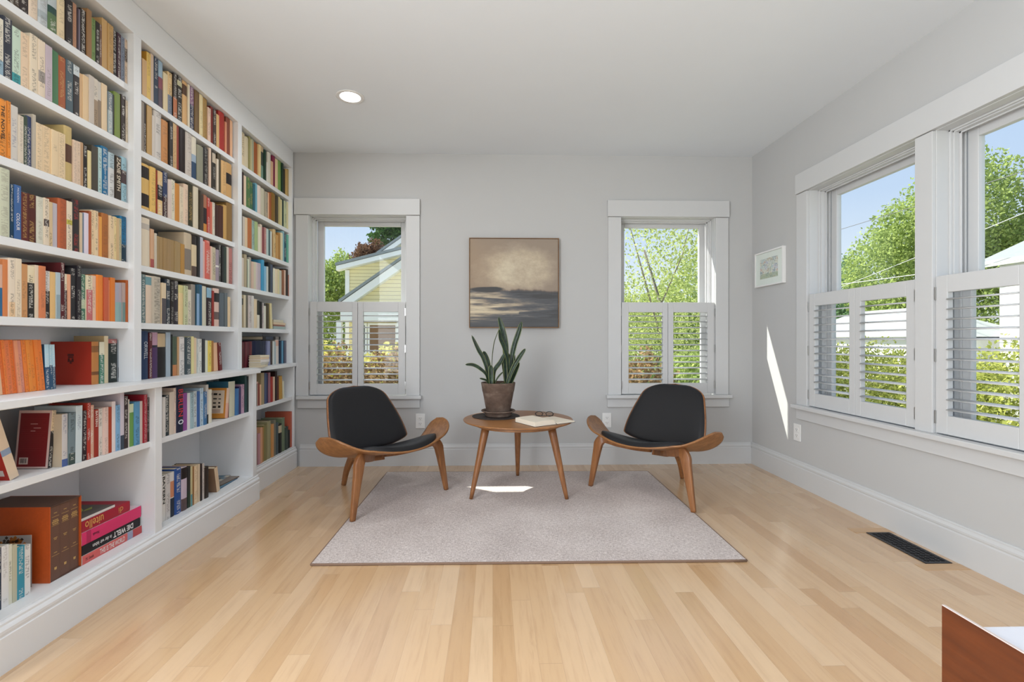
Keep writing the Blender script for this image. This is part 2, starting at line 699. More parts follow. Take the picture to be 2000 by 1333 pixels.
wl = window('window_1', 'back', *BW[0], WZ1, 'back wall window nearest the bookcase, neighbour house outside')
casing(wl, 'back', *BW[0], WZ1, 0.100, 0.110)
wbox(MB(), 'back', -1.553, BW[0][1] + 0.112, -0.025, 0, WZ1 + 0.003, 2.106).build('head_casing', M['paint'], wl, bevel=0.002)
wbox(MB(), 'back', -1.5295, BW[0][1] + 0.126, -0.05, 0.0, SILL - 0.026, SILL).build('window_stool', M['paint'], wl, bevel=0.004)
wbox(MB(), 'back', -1.5295, BW[0][1] + 0.110, -0.017, 0, 0.458, SILL - 0.027).build('apron', M['paint'], wl, bevel=0.002)
wr_ = window('window_2', 'back', *BW[1], WZ1, 'back wall window nearest the right corner, leafy tree outside')
casing(wr_, 'back', *BW[1], WZ1, 0.106, 0.106)
head_and_sill(wr_, 'back', *BW[1], WZ1, 2.108, 0.112, 0.112)
w3 = window('window_3', 'right', *RW[0], RZ1, 'right wall window farther from the viewer')
w4 = window('window_4', 'right', *RW[1], RZ1, 'right wall window nearer the viewer, cut by the picture edge')
tr = MB()
wbox(tr, 'right', RW[0][1] + 0.003, RW[0][1] + 0.108, -0.018, 0, SILL, RZ1)
trim = struct(tr, 'trim_1', M['paint'], 'shared white casing around the paired right wall windows', bevel=0.002)
wbox(MB(), 'right', RW[1][1] + 0.003, RW[0][0] - 0.003, -0.018, 0, SILL, RZ1).build('mullion_casing', M['paint'], trim, bevel=0.002)
wbox(MB(), 'right', RW[1][0] - 0.108, RW[1][0] - 0.003, -0.018, 0, SILL, RZ1).build('side_casing', M['paint'], trim, bevel=0.002)
head_and_sill(trim, 'right', RW[1][0], RW[0][1], RZ1, 2.120, 0.112, 0.112)


# ------------------------------------------------------------------ plantation shutters
LV_N, LV_P, LV_Z = 12, 0.0462, 0.678


def shutter(side, a0, a1, label, hinge_sides=(0, 1)):
    amap = win_map(side)
    root = thing('plantation_shutter', label, 'shutter', amap((a0 + a1) / 2, 0.01, SILL + 0.004), 'half-height shutters in the windows')
    z0, z1 = SILL + 0.005, 1.296
    o0, o1 = -0.006, 0.022
    mid = (a0 + a1) / 2
    zi0, zi1 = 0.648, 1.216
    proto = None
    for k, (p0, p1) in enumerate(((a0 + 0.004, mid - 0.0015), (mid + 0.0015, a1 - 0.004))):
        so, si = 0.056, 0.042
        ll, rr = (so, si) if k == 0 else (si, so)
        panel = frame_ring(MB(), side, p0, p1, z0, z1, o0, o1, ll, rr, zi0 - z0, z1 - zi1).build('shutter_panel', M['paint'], root, bevel=0.0025)
        half = (p1 - p0 - ll - rr) / 2 - 0.001
        ca = (p0 + ll + p1 - rr) / 2
        if proto is None:
            mb = MB()
            th = math.radians(7)
            prof = []
            for q in range(12):
                t = 2 * PI * q / 12
                x, y = 0.0235 * math.cos(t), 0.0042 * math.sin(t)
                prof.append((x * math.cos(th) - y * math.sin(th), x * math.sin(th) + y * math.cos(th)))
            if side == 'back':
                mb.prism(prof, 'x', -half, half)
            else:
                n = len(prof)
                mb.add([(p[0], -half, p[1]) for p in prof] + [(p[0], half, p[1]) for p in prof],
                       [(i, (i + 1) % n, n + (i + 1) % n, n + i) for i in range(n)] + [tuple(range(n)), tuple(range(n, 2 * n))])
            proto = mb.build('louver', M['paint'], off=(0, 0, 0))
            for p_ in proto.data.polygons:
                p_.use_smooth = len(p_.vertices) == 4
            first = True
        for i in range(LV_N):
            lv = proto if first else proto.copy()
            if not first:
                COL.objects.link(lv)
            first = False
            lv.parent = panel
            lv.location = Vector(amap(ca, (o0 + o1) / 2, LV_Z + LV_P * i)) - root.location
        he = p0 if k == 0 else p1
        for zz in (0.635, 0.925, 1.215):
            hb = MB()
            wbox(hb, side, he - 0.004, he + 0.004, o0 - 0.006, o0 - 0.001, zz - 0.03, zz + 0.03)
            hb.build('hinge', M['metal'], panel, off=root.location)
    return root


shutter('back', *BW[0], 'white louvered shutter pair below the view of the cream house')
shutter('back', *BW[1], 'white louvered shutter pair behind the right-hand lounge chair')
shutter('right', *RW[0], 'white louvered shutter pair on right wall, nearest the corner')
shutter('right', *RW[1], 'white louvered shutter pair on right wall, cut by picture edge')

# ------------------------------------------------------------------ built-in bookcase
XB = -1.793                              # back panel
XU, XUS = -1.56, -1.583                  # upper face frame, upper shelf fronts
XL, XLS = -1.47, -1.490                  # lower face frame (left and middle bay), lower shelf fronts
XQ, XQS = -1.547, -1.555                 # lower face frame and shelf fronts of the far bay
DIV = [1.288, 2.135, 2.983]              # upright centres
YEND = 3.767
SW = 0.022                               # half width of an upright
SH_U = [2.107, 1.853, 1.592, 1.334, 1.074]
ST = 0.028
CT = 0.815                               # counter top
Z7, Z8, Z8R = 0.555, 0.158, 0.164
bays = [(DIV[0] + SW, DIV[1] - SW), (DIV[1] + SW, DIV[2] - SW), (DIV[2] + SW, 3.743)]

bc = thing('built_in_bookcase', 'white built-in bookcase packed with books, floor to ceiling along left wall', 'bookcase', (-1.65, 2.5, 0))
P = M['casework']
MB().box(XB - 0.006, XB, DIV[0] - SW, YEND, 0.0, H - 0.001).build('back_panel', P, bc)
for y in DIV:
    MB().box(XB, XU, y - SW, y + SW, CT, 2.333).build('upright', P, bc, bevel=0.0015)
    MB().box(XB, XL, y - SW, y + SW, 0.0, CT - 0.026).build('upright', P, bc, bevel=0.0015)
MB().box(XB, XU, 3.743, YEND, CT, 2.333).build('upright', P, bc, bevel=0.0015)
MB().box(XB, XQ, 3.743, YEND, 0.0, CT - 0.026).build('upright', P, bc, bevel=0.0015)
MB().box(XB, XU, DIV[0] - SW, YEND, 2.333, H - 0.001).build('fascia', P, bc, bevel=0.002)
for b, (y0, y1) in enumerate(bays):
    for z in SH_U:
        MB().box(XB, XUS, y0, y1, z - ST, z).build('shelf', P, bc, bevel=0.001)
    MB().box(XB, XLS if b < 2 else XQS, y0, y1, Z7 - 0.025, Z7).build('shelf', P, bc, bevel=0.001)
    MB().box(XB, XL - 0.003 if b < 2 else XQ - 0.003, y0, y1, (Z8 if b < 2 else Z8R) - 0.03, Z8 if b < 2 else Z8R).build('bottom_shelf', P, bc, bevel=0.001)
cm = MB().prism([(XB, DIV[0] - SW), (-1.455, DIV[0] - SW), (-1.455, DIV[2] + 0.045), (-1.533, DIV[2] + 0.045), (-1.533, YEND), (XB, YEND)], 'z', CT - 0.026, CT)
cm.build('countertop', P, bc, bevel=0.002)
PL = [(0, 0), (0.016, 0), (0.016, 0.108), (0.013, 0.111), (0.013, 0.117), (0.0155, 0.120),
      (0.0155, 0.129), (0.012, 0.135), (0.008, 0.140), (0.008, 0.147), (0.004, 0.152), (0, 0.152)]
MB().prism([(XL - 0.003 + a, z) for a, z in PL], 'y', DIV[0] - SW, DIV[2] + SW + 0.012).build('plinth', P, bc)
MB().prism([(XQ + 0.001 + a, z + (0.008 if z > 0.05 else 0)) for a, z in PL], 'y', DIV[2] + SW, YEND).build('plinth', P, bc)

# ------------------------------------------------------------------ books
PALETTE = [('black', '2a2526'), ('charcoal', '4a4a4c'), ('dark brown', '4a3020'), ('brown', '7d5a3c'), ('tan', 'c39a65'),
           ('golden', 'b98f45'), ('cream', 'e8d7b8'), ('white', 'dedad6'), ('grey', 'a8a5a2'), ('pale grey', 'c6c0b8'),
           ('beige', 'cdbb9d'), ('peach', 'e6bd90'), ('orange', 'e88222'), ('rust', 'b05a2c'), ('red', 'b03028'),
           ('maroon', '652530'), ('pink', 'e07a90'), ('rose', 'c98a86'), ('mauve', '9a6a8c'), ('purple', '5c3f70'),
           ('navy', '33405f'), ('blue', '3f73ab'), ('light blue', '96bfdc'), ('teal', '24748c'), ('slate', '6b7a84'),
           ('dark green', '36493c'), ('green', '5c8a58'), ('light green', 'a3b678'), ('olive', '857a48'), ('yellow', 'ecd06a'),
           ('pale yellow', 'e4d6a0'), ('aqua', 'b4d2d0'), ('lavender', 'bdb2c4'), ('salmon', 'dc8068'), ('sage', 'b9bd9f')]
PAL_RGB = [(n, tuple(int(h[i:i + 2], 16) for i in (0, 2, 4))) for n, h in PALETTE]


def colour_name(h):
    c = tuple(int(h[i:i + 2], 16) for i in (0, 2, 4))
    return min(PAL_RGB, key=lambda q: sum(w * (a - b) ** 2 for w, a, b in zip((2, 4, 3), c, q[1])))[0]


GAIN = 1.0


def albedo(h):
    c = hexc(h)
    g = 0.3 * c[0] + 0.59 * c[1] + 0.11 * c[2]
    c = tuple((x * 0.92 + g * 0.08) * GAIN for x in c)
    k = min(1.0, 0.80 / max(c))
    return tuple(x * k for x in c)


def book_mesh(mb_name, w, h, d, base, bands=(), ink=None, ink_a=0.0, side=None, rounded=False, with_pages=True):
    """upright book, spine on +x at x=0, width along y, base at z=0. bands: (t0, t1, hex) measured down from the top"""
    t = min(0.0022, w * 0.16)
    bl = 0.12 * w if rounded else 0.03 * w
    sp = [(-bl, -w / 2), (-0.3 * bl, -w * 0.36), (0, -w * 0.12), (0, w * 0.12), (-0.3 * bl, w * 0.36), (-bl, w / 2)]
    prof = sp + [(-d, w / 2), (-d, w / 2 - t), (-bl - t * 1.5, w / 2 - t), (-bl - t * 1.5, -w / 2 + t), (-d, -w / 2 + t), (-d, -w / 2)]
    n = len(prof)
    cuts = sorted({0.0, h} | {h * (1 - a) for a, b, c in bands} | {h * (1 - b) for a, b, c in bands})
    cuts = [c for i, c in enumerate(cuts) if i == 0 or c - cuts[i - 1] > 1e-5]
    vs, fs, cols, mi, inks, uvs = [], [], [], [], [], []
    for z in cuts:
        for x, y in prof:
            vs.append((x, y, z))
    bcol = albedo(base)
    scol = albedo(side) if side else bcol
    inkc = albedo(ink) if ink else bcol

    def face(ix, c, m, k, uv=None):
        fs.append(ix)
        cols.append(c)
        mi.append(m)
        inks.append(k)
        uvs.append(uv or [(2, 2)] * len(ix))
    for s in range(len(cuts) - 1):
        zc = 1 - (cuts[s] + cuts[s + 1]) / 2 / h
        c = bcol
        for a, b, hx in bands:
            if a <= zc <= b:
                c = albedo(hx)
        lum = 0.3 * c[0] + 0.6 * c[1] + 0.1 * c[2]
        ic = inkc
        if ink and abs(lum - (0.3 * inkc[0] + 0.6 * inkc[1] + 0.1 * inkc[2])) < 0.12:
            ic = (0.02, 0.02, 0.02) if lum > 0.25 else (0.8, 0.78, 0.72)
        for k in range(n):
            k2 = (k + 1) % n
            ix = (s * n + k, s * n + k2, (s + 1) * n + k2, (s + 1) * n + k)
            if k < 5:
                u = [(prof[q % n][1] / w, vs[q][2]) for q in ix]
                face(ix, c, 0, (*ic, ink_a if ink else 0.0), u)
            else:
                face(ix, scol if k in (5, 11) else tuple(0.8 * x for x in scol), 0, (*ic, 0.0))
    face(tuple(range(n))[::-1], scol, 0, (0, 0, 0, 0))
    face(tuple((len(cuts) - 1) * n + k for k in range(n)), scol, 0, (0, 0, 0, 0))
    if with_pages:
        pages_into(vs, fs, cols, mi, inks, uvs, w, h, d, t, bl)
    me = bpy.data.meshes.new(mb_name)
    me.from_pydata(vs, [], fs)
    me.materials.append(M['book'])
    me.materials.append(M['pages'])
    me.polygons.foreach_set('material_index', mi)
    ba = me.color_attributes.new('base', 'FLOAT_COLOR', 'CORNER')
    ia = me.color_attributes.new('ink', 'FLOAT_COLOR', 'CORNER')
    uv = me.uv_layers.new(name='UVMap')
    li = 0
    bd, idt, ud = [], [], []
    for f, c, k, u in zip(fs, cols, inks, uvs):
        for q in range(len(f)):
            bd += [*c, 1.0]
            idt += list(k)
            ud += list(u[q])
    ba.data.foreach_set('color', bd)
    ia.data.foreach_set('color', idt)
    uv.data.foreach_set('uv', ud)
    me.update()
    return me


def pages_into(vs, fs, cols, mi, inks, uvs, w, h, d, t, bl):
    o = len(vs)
    g = 0.004 if h > 0.1 else 0.002
    x0, x1, y0, y1, z0, z1 = -d + 0.003, -bl - t * 1.5 - 0.0003, -w / 2 + t, w / 2 - t, g * 0.6, h - g
    vs += [(x, y, z) for z in (z0, z1) for y in (y0, y1) for x in (x0, x1)]
    for q in ((0, 2, 3, 1), (4, 5, 7, 6), (0, 4, 6, 2)):
        fs.append(tuple(i + o for i in q))
        cols.append((0.8, 0.7, 0.5))
        mi.append(1)
        inks.append((0, 0, 0, 0))
        uvs.append([(2, 2)] * 4)


def text_mesh(txt, size, material, parent, loc, rot, name='title', fit=None, extrude=0.0002, bold=0.0):
    cu = bpy.data.curves.new('t', 'FONT')
    cu.body = txt
    cu.size = 1.0
    cu.align_x = 'CENTER'
    cu.align_y = 'CENTER'
    cu.resolution_u = 2
    cu.offset = bold
    ob = bpy.data.objects.new('t', cu)
    COL.objects.link(ob)
    dg = bpy.context.evaluated_depsgraph_get()
    me = bpy.data.meshes.new_from_object(ob.evaluated_get(dg))
    bpy.data.objects.remove(ob)
    xs_ = [v.co.x for v in me.vertices]
    ys_ = [v.co.y for v in me.vertices]
    lx, ly = max(xs_) - min(xs_), max(ys_) - min(ys_)
    cx_, cy_ = (max(xs_) + min(xs_)) / 2, (max(ys_) + min(ys_)) / 2
    sx = sy = size / ly
    if fit:
        sx = fit / lx
    for v in me.vertices:
        v.co = ((v.co.x - cx_) * sx, (v.co.y - cy_) * sy, 0)
    me.materials.clear()
    me.materials.append(material)
    me.name = name
    o = bpy.data.objects.new(name, me)
    COL.objects.link(o)
    o.parent = parent
    o.location = loc
    o.rotation_euler = rot
    return o


INKM = {}


def ink_mat(h):
    if h not in INKM:
        INKM[h] = mat_flat('print_' + h, albedo(h), 0.5, 0.02)
    return INKM[h]


INKS = {'w': 'e6e2da', 'k': '1d1b1c', 'g': 'c9a45a', 'r': 'b5302c', 'n': None, 'b': '2d4e86', 'd': '5b4636'}

# Each row: crop origin and zoom the row was measured in, spine plane, shelf height, first edge, then the books:
# right edge, top, colour, [ink], [a-b:colour band measured down from the top], [~degrees of lean], [d=depth], [s:side colour]
ROWS = []


def row(bay, r, ox, oy, sc, X, Z, x0, data, y_off=0):
    ROWS.append((bay, r, ox, oy, sc, X, Z, x0, data, y_off))


XSP = -1.582
row(0, 0, 0, 0, 6.667, XSP, SH_U[0], 125, '200 -90 4a4036 w;270 -60 46382e w;385 -50 332b2b w;505 -25 e4d0ba d;635 -55 c2cbd0 d 0.55-0.8:aab6bc;755 -40 5d7a52 w 0-0.3:b9c4c8 0.3-0.5:2f4f4a;865 -25 edd8ae d;955 0 2c282a w;1010 45 be8a68 d;1037 110 3d2d38 n;1065 120 7d7484 n;1140 130 2a221f w;1200 130 9a7248 n;1250 245 73904f k;1305 290 2a2422 w;1340 320 7d5a4a k;1410 255 c9a064 n;1480 325 c29a5c d;1535 395 242122 w;1585 440 49303c r;1635 490 7c879a k;1674 515 d8bfa5 k 0.2-0.5:5a4436')
row(0, 1, 0, 0, 6.667, XSP, SH_U[1], -25, '52 240 e2dccb k 0.75-1:8fb0c4;175 235 333846 w;290 365 c6ddca k 0.83-1:2f9aa0;405 440 ecd0b0 d;505 460 e8d8be k;595 530 e8d6be k 0.55-0.75:a59c94;685 600 c6b6c2 d;780 665 467a50 n;875 745 a85628 g;970 790 4c606a k;1050 860 332e30 w 0-0.2:ccd6da;1090 960 d8b080 n;1165 990 e6c698 n;1230 990 cfc4ba n;1290 1030 dbd0c0 k 0.45-1:a58c70;1335 1070 cfc8be n 0.4-1:8f7c68;1405 1100 f0d4ac n;1470 1205 6f7f88 w 0.45-1:a3b4b8;1492 1235 26221f n;1580 1215 7a9040 n;1640 1245 35251e w;1674 1310 dcccb4 k')
row(0, 2, 0, 170, 5.797, XSP, SH_U[2], -30, '95 140 f59620 k;135 165 f09018 k;222 215 d2cdc6 b;275 330 d8ccba d;320 330 3d4d3e w;375 335 34446e w;412 315 bdb3a2 n;490 415 ecd2aa d;587 450 ecd0a6 d;665 495 ecd2a8 d;750 525 eed4aa d;842 452 c9b070 n 0.33-0.62:5b3a28 0.62-0.66:5b3a28;885 605 e2c8b0 d;925 620 e0c6ac d;960 630 c09870 n;1005 668 282020 w;1042 725 e8d49a n;1115 672 4c463c n;1155 690 b6d4d4 k;1237 682 1470a0 w;1310 750 b4ccd6 k 0.35-1:d4d6d6;1375 790 3c3228 n;1443 800 9ac4d4 k 0.3-0.6:4a3a3c')
row(0, 3, 0, 320, 6.667, XSP, SH_U[3], -20, '147 62 cbd0b8 d;195 270 163c58 w;285 282 3c66a2 n;380 380 622822 g;490 402 56251f g;575 435 d4d4c4 d;645 452 e4d4bc k 0.45-0.6:4a3c38;695 500 d8be94 k;765 515 c2bcc6 n;880 462 b65c30 d;955 492 e8d8be k 0.38-0.48:c6bc48;1055 472 332e30 r;1085 640 d8c0a0 n;1110 642 6f8498 n;1160 645 e4daea n;1195 620 ae5830 n;1240 606 ecd0a6 k;1287 616 ecd2aa k;1310 682 e49a60 n;1345 692 eca43c n;1435 652 b06a2c d;1490 682 ecd0a6 k;1525 692 f2da9e k;1555 712 d0b284 n;1588 716 beb996 k;1673 690 1070a0 k 0.62-1:14384c')
row(0, 4, 0, 480, 6.667, XSP, SH_U[4], -20, '57 245 dcb09a n 0.45-1:2c6c9a;125 182 d88248 n;205 165 f2e2cc k 0.75-1:f0cca0;290 172 e8d8be d;375 242 d0965e d;470 265 e8d8b4 w 0.33-1:2a2826;520 257 e2d0b8 n;600 268 d88050 d;670 332 dcd8d4 w 0.42-1:2c2a2c;740 346 e4ba78 n;795 352 b2c6d0 n 0.48-1:8fa8b4;850 225 581a20 w;895 370 e6dcc4 w 0.36-1:3d3038;930 376 e6a682 n;1005 300 2e2e32 w;1065 265 28242a d;1130 375 467c64 w 0.55-0.75:b8c8a8;1210 390 e6d8b8 w 0.32-1:c66a6c;1270 392 f0c8ae d;1360 385 ec8212 n;1420 416 cc5f3a n;1450 452 f2965e n;1510 420 e27c18 n;1560 485 aaa8b8 n 0.5-1:8fb4b4;1600 487 b4a8b2 n 0.5-1:8aaeb2;1640 486 b6a09a n 0.5-1:6f8f8c;1674 452 b85a14 n')
row(1, 0, 260, 80, 9.091, XSP, SH_U[0], 150, '165 330 4c2430 n;250 332 dcb27c n;325 215 f0c860 d s:e0a020;380 230 d8bea8 n;460 300 2c3c54 w;550 370 9cb8cc n 0.35-0.6:8c4a58 0.6-1:5a4a58;630 580 ecd8ac n;715 570 e6c48a k 0.55-1:7a8698;785 592 322824 w 0.55-1:c07040;890 640 282216 w 0.1-0.22:c8c49a;985 702 e2b274 n 0.08-0.32:5a3a20;1015 780 ece0c4 n;1105 820 8c5c84 w 0.42-1:242c52;1190 872 785c34 n;1255 960 ecd8a2 d;1340 1020 b08a44 d;1390 1192 eccab4 k;1435 1172 822e26 n;1490 1228 4c3a36 w;1540 1312 e4ba7c n;1645 1252 b02a20 n;1672 1442 e49a74 n;1740 1372 8a4630 n;1783 1412 ecb68c n')
row(1, 1, 260, 190, 9.091, XSP, SH_U[1], 150, '210 70 9a8e82 n;255 100 35251e w;340 130 c8a060 n;385 332 dcd2c8 n;520 270 d8d2cc k;655 420 d08c4a d;715 442 35302c w;790 452 dab27a d;830 492 983826 n;950 562 200c0a n;1065 632 d0c6bc d;1155 702 e4dcc8 n 0.42-0.6:9fb4c8 0.6-1:2c4a6c;1265 872 949480 n;1355 902 201a1a d;1390 906 e4c8b2 n;1420 950 3a3024 n;1490 972 35302a d 0.05-0.3:cabba4;1520 1102 e4d6c2 n;1580 1012 554a34 n;1670 1142 dcae6e d;1783 1182 ceA060 n 0.3-0.62:241c1c')
row(1, 2, 260, 300, 9.091, XSP, SH_U[2], 150, '310 195 e2b864 n 0.06-0.32:241c1a 0.66-0.94:2c221e;420 252 ecc060 d;440 300 983a26 n;550 322 e6c284 w 0.32-0.66:241e1c;630 332 303e66 w 0.55-1:3e1a20;690 472 e0cec4 n;755 472 e6dec6 k;840 542 d08a30 n;910 592 ecdcbe d;990 552 e6cab0 d;1085 552 3a3824 g;1175 602 dcd0b6 n;1205 660 3a3020 n;1262 735 4c3a30 n;1320 742 b07254 n 0.35-0.78:2a1c24 0.78-1:d08c34;1375 792 bc382c w;1415 862 d86e56 n;1455 872 dfd8c6 k;1510 912 401a14 n;1565 932 4a1e16 n;1615 932 4e2216 n;1680 922 ca9e54 n;1782 892 8f6c36 n')
row(1, 3, 260, 410, 9.091, XSP, SH_U[3], 150, '327 150 e4d6be n 0.12-0.24:c2b8ac;390 345 daac86 n 0.78-1:ae5452;428 420 d0c6b4 n;490 468 a88a5a n;550 488 a68858 n;615 506 a68656 n;680 524 a4865a n;745 542 a68858 n;800 560 a68a5a n;860 580 a88c5c n;925 612 b8883a n;1055 420 cab89c n 0.38-0.88:847a70;1145 472 dcc8a2 n 0-0.22:2c2422 0.75-1:5a4840;1195 480 201c1e n;1245 492 bebece n;1290 560 ecbeb6 n;1385 552 d86456 w;1410 652 eac6b2 n;1480 672 c8bc9f k;1540 712 a294a2 n 0.5-0.56:e8e4e0;1580 622 4c4c4c w;1620 640 1d1c1e n;1665 662 2a3c36 n;1700 662 d8cec2 n;1783 682 c07a74 k')
row(1, 4, 260, 510, 9.091, XSP, SH_U[4], 152, '228 240 5a7476 w;345 262 e2ccb6 n 0.03-0.2:6f9ca4;515 282 c4baa8 k;590 392 dfcaa8 n 0.38-1:544e54;680 332 2e3844 w;740 372 241c1a d;830 362 322c34 w;915 432 eccf94 n 0-0.2:d8ce8a;985 442 c8cea2 k;1055 512 e2dac6 k;1130 420 968e84 n;1180 422 24546c n 0.22-1:88aed4;1245 422 1f6088 n;1325 452 cecdb8 n;1410 482 34292e w 0-0.26:88b4cc;1450 532 98281f n;1560 492 e4c2b4 n 0.12-0.36:241c22 0.62-0.82:6f5c5a;1640 572 5c6872 n;1690 572 6a747a n;1732 642 ecd2a8 n')
row(1, 5, 260, 630, 9.091, -1.598, CT, 168, '287 155 22375a n;345 190 5c1c22 w;465 180 4e3260 n 0-0.28:b890a4 0.28-0.33:2c2838;610 185 201c1e n 0.02-0.32:c2a882;690 182 a2b0bc n;720 217 1f2422 n;800 252 4c5a48 n 0.72-1:c07c48;835 262 c69a6c n;945 256 dcd6d2 k;1045 266 3e4c52 w;1100 252 e4d896 n;1140 276 e6c8a4 n;1170 290 c8ccc8 k;1240 296 dcdcd6 k;1295 292 34343a n;1340 322 dfe0ca n;1395 326 f0d452 k;1450 332 ae742c n ~1;1535 368 e6b48c n ~3.5;1588 368 6c1618 w ~6')
row(2, 0, 460, 240, 12.115, XSP, SH_U[0], 150, '245 235 dfcca6 k;330 345 d6c8a6 n;365 330 9a935a n;400 400 c4b98a n;455 390 a8ab8e n;555 480 a4561e n;605 522 eed292 n;690 520 c2a982 n 0.18-0.6:2f3d36 0.6-1:6f9484;745 652 163a28 n;778 940 e0dcd0 n;850 712 dad4c2 n;895 920 dcb28c n;970 782 842044 n;1030 872 e6cc9c n;1105 902 7ca24c n;1140 962 1c3c2a n;1195 1102 35270f n;1250 1110 c8a45c n;1340 1132 b89c54 n')
row(2, 1, 460, 320, 12.115, XSP, SH_U[1], 150, '198 200 301416 n;275 292 e4c8ac n;360 332 4c7442 g;440 440 3c6c48 g;490 490 2c6474 n;535 470 6cacc0 n;620 522 e2d0c4 n;725 592 c8c2aa n;780 672 aaa08c k;800 690 e6b894 n;865 692 a4561e n;960 702 6c4a0c n 0.0-1:8a6414;1030 772 463c2a n;1070 790 c6b67a n;1110 850 d8cc94 n;1170 852 24403a n;1230 892 c4ccA0 k;1275 912 e0d6a2 n;1348 932 8f7040 n')
row(2, 2, 460, 400, 12.115, XSP, SH_U[2], 152, '185 270 3a322c n;240 282 d4c8bc n;315 312 e4cba6 n;410 332 b86a34 n;480 382 9cbab0 k;550 412 a4ba80 n;605 532 f0e8d4 n;650 472 e2cab8 n;700 540 8c4048 n;740 546 c8908c k;785 572 bcd0ce n;830 602 44626a n;870 632 d8dedc n;912 690 a47c48 n;970 592 d6b882 k;1015 722 cc9a52 n;1080 672 b07c34 n;1125 672 eee4bc n;1165 632 8cbcc8 n;1225 702 0e4c60 k;1285 722 62b49c n;1345 742 3f6c46 n')
row(2, 3, 460, 480, 12.115, XSP, SH_U[3], 150, '210 292 e0d2c4 n;270 212 b8a888 n;300 350 30483e n;342 322 d6dcc8 n;390 282 b2aa9e n;440 382 dabcA8 n;490 392 d6cfb4 n;555 402 d8c8c8 n;630 422 bcb0be n;692 342 3c9cc8 n;757 492 88c0e4 n;790 500 d0d6d0 n;842 402 24262a n;915 452 4a5268 n;962 542 e8e4cc n;1015 562 e6d4b4 n;1050 562 e4d8a2 n;1125 592 cecdba n;1165 582 9c6444 n;1197 584 e4c4ae n;1258 562 332a26 n;1310 702 bc6640 n;1348 592 ae5238 n')
row(2, 4, 460, 560, 12.115, XSP, SH_U[4], 152, '197 205 a89472 n 0.1-0.3:2c2a26;250 202 dccfb0 n;320 212 6a6458 n;395 216 d0c6c2 k;450 222 dad6d0 n;535 302 e4cfaa n;597 336 30322e n 0.52-1:dcd8c8;642 362 241e20 n;692 392 cabebc k;752 402 dcdccc n 0-0.1:3c3a36;800 412 4c4230 n;845 404 a2904c n ~3;885 404 e2d4a0 n ~4')
row(2, 5, 460, 640, 14.808, -1.598, CT, 205, '290 430 561a26 n;360 422 682434 n;415 412 5a2030 n;500 404 64202c n;-560;960 390 141c3e n;1040 392 888eb0 n;1090 396 50403a n;1140 400 d8dcd8 n;1200 420 9fb8c2 n;1285 362 dcd2c8 n 0.02-0.25:dcae98;1340 382 10304c n;1390 384 5ca0c4 n;1430 392 0f2c4a n;1490 380 6c6a7a n;1560 262 c6d8aa n;1602 252 7aa050 n;1640 244 e0dC90 n')
row(0, 6, 0, 740, 5.555, -1.491, Z7, 685, '748 385 ccc8c8 b s:cbbba0 0.86-1:4a64a0;822 372 72868e k 0.78-1:3c5250 ~-0.8;895 297 ccdce2 b ~-0.8;945 352 2a1c26 w ~-0.8;987 266 b2301f w;1036 290 dcac94 w;1085 336 9c2c1c n;1130 326 dcd6ce k;1181 312 e4c8be d;1226 310 b0401c n;1266 250 ece0e0 n;1311 290 7cb0da k;1351 152 d0c8d6 n 0.75-1:3c4a5c;1396 192 3c3034 w;1421 227 d4cec4 n;1466 276 6ca04c n 0-0.2:d0dcb8;1526 251 5a9cc8 k;1560 246 d6c6bc n;1600 176 a41c30 d;1638 206 2c1412 d')
row(1, 6, 300, 720, 8.333, -1.492, Z7, 152, '202 470 dcd8d4 n;272 440 2e3a3e w;345 385 d8c8b8 n;382 320 e4ccbc k;502 287 20243e n;567 402 904a98 n;612 402 dedee2 n;665 392 a2c0ca k;725 372 ccd8dc k;762 376 3864a6 n;818 322 bcd8ec k;870 382 3c74a8 w;912 267 d2cdc6 n 0.76-1:1c2630;967 346 e8e4d0 n;-1165;1213 332 ecb49c n 0-0.5:f0d0b8 s:cc8420 ~-7;1240 345 7c2428 n ~-3;1345 215 cacab2 n s:2c6884 ~-1.2;1405 330 3c74ae n ~-0.6;1442 300 3a3064 n;1500 262 bc98b2 k;1532 122 24484a n;1558 130 1e2c2e n')
row(2, 6, 480, 700, 12.115, -1.562, Z7, 245, '285 612 484228 n;310 560 e2b4a4 n;337 600 88382e n;375 627 eebc90 n;455 352 a4916c n;502 352 46547c n;545 372 242254 n;592 342 9a6474 n;660 442 a6281c n;707 442 daba9e n;757 312 240c0c n;802 442 5a1e10 n ~0.8;905 432 c2922f n ~2.2;930 542 e2e0c8 n ~4')
row(1, 7, 300, 870, 8.333, -1.513, Z8, 155, '215 500 dfdcd8 n;287 466 d2cecc k;362 440 d8d4d0 n 0.2-0.56:cc8660 0.58-1:2a3444;467 377 245096 w;562 362 cab8ca n 0-0.26:231a1c 0.72-1:5c4a4c;612 350 2c2a2c n 0.6-1:1c3428;642 352 c8bc8c n 0.7-1:5a98a0;672 350 9a6c3a n;745 342 e6cba4 d;777 312 d6c0a2 n;802 302 2a1e20 n;842 304 ccc2ba k;907 352 322822 n;-1034;1087 352 dcc09c n ~11 s:8a6a50 d=0.13')
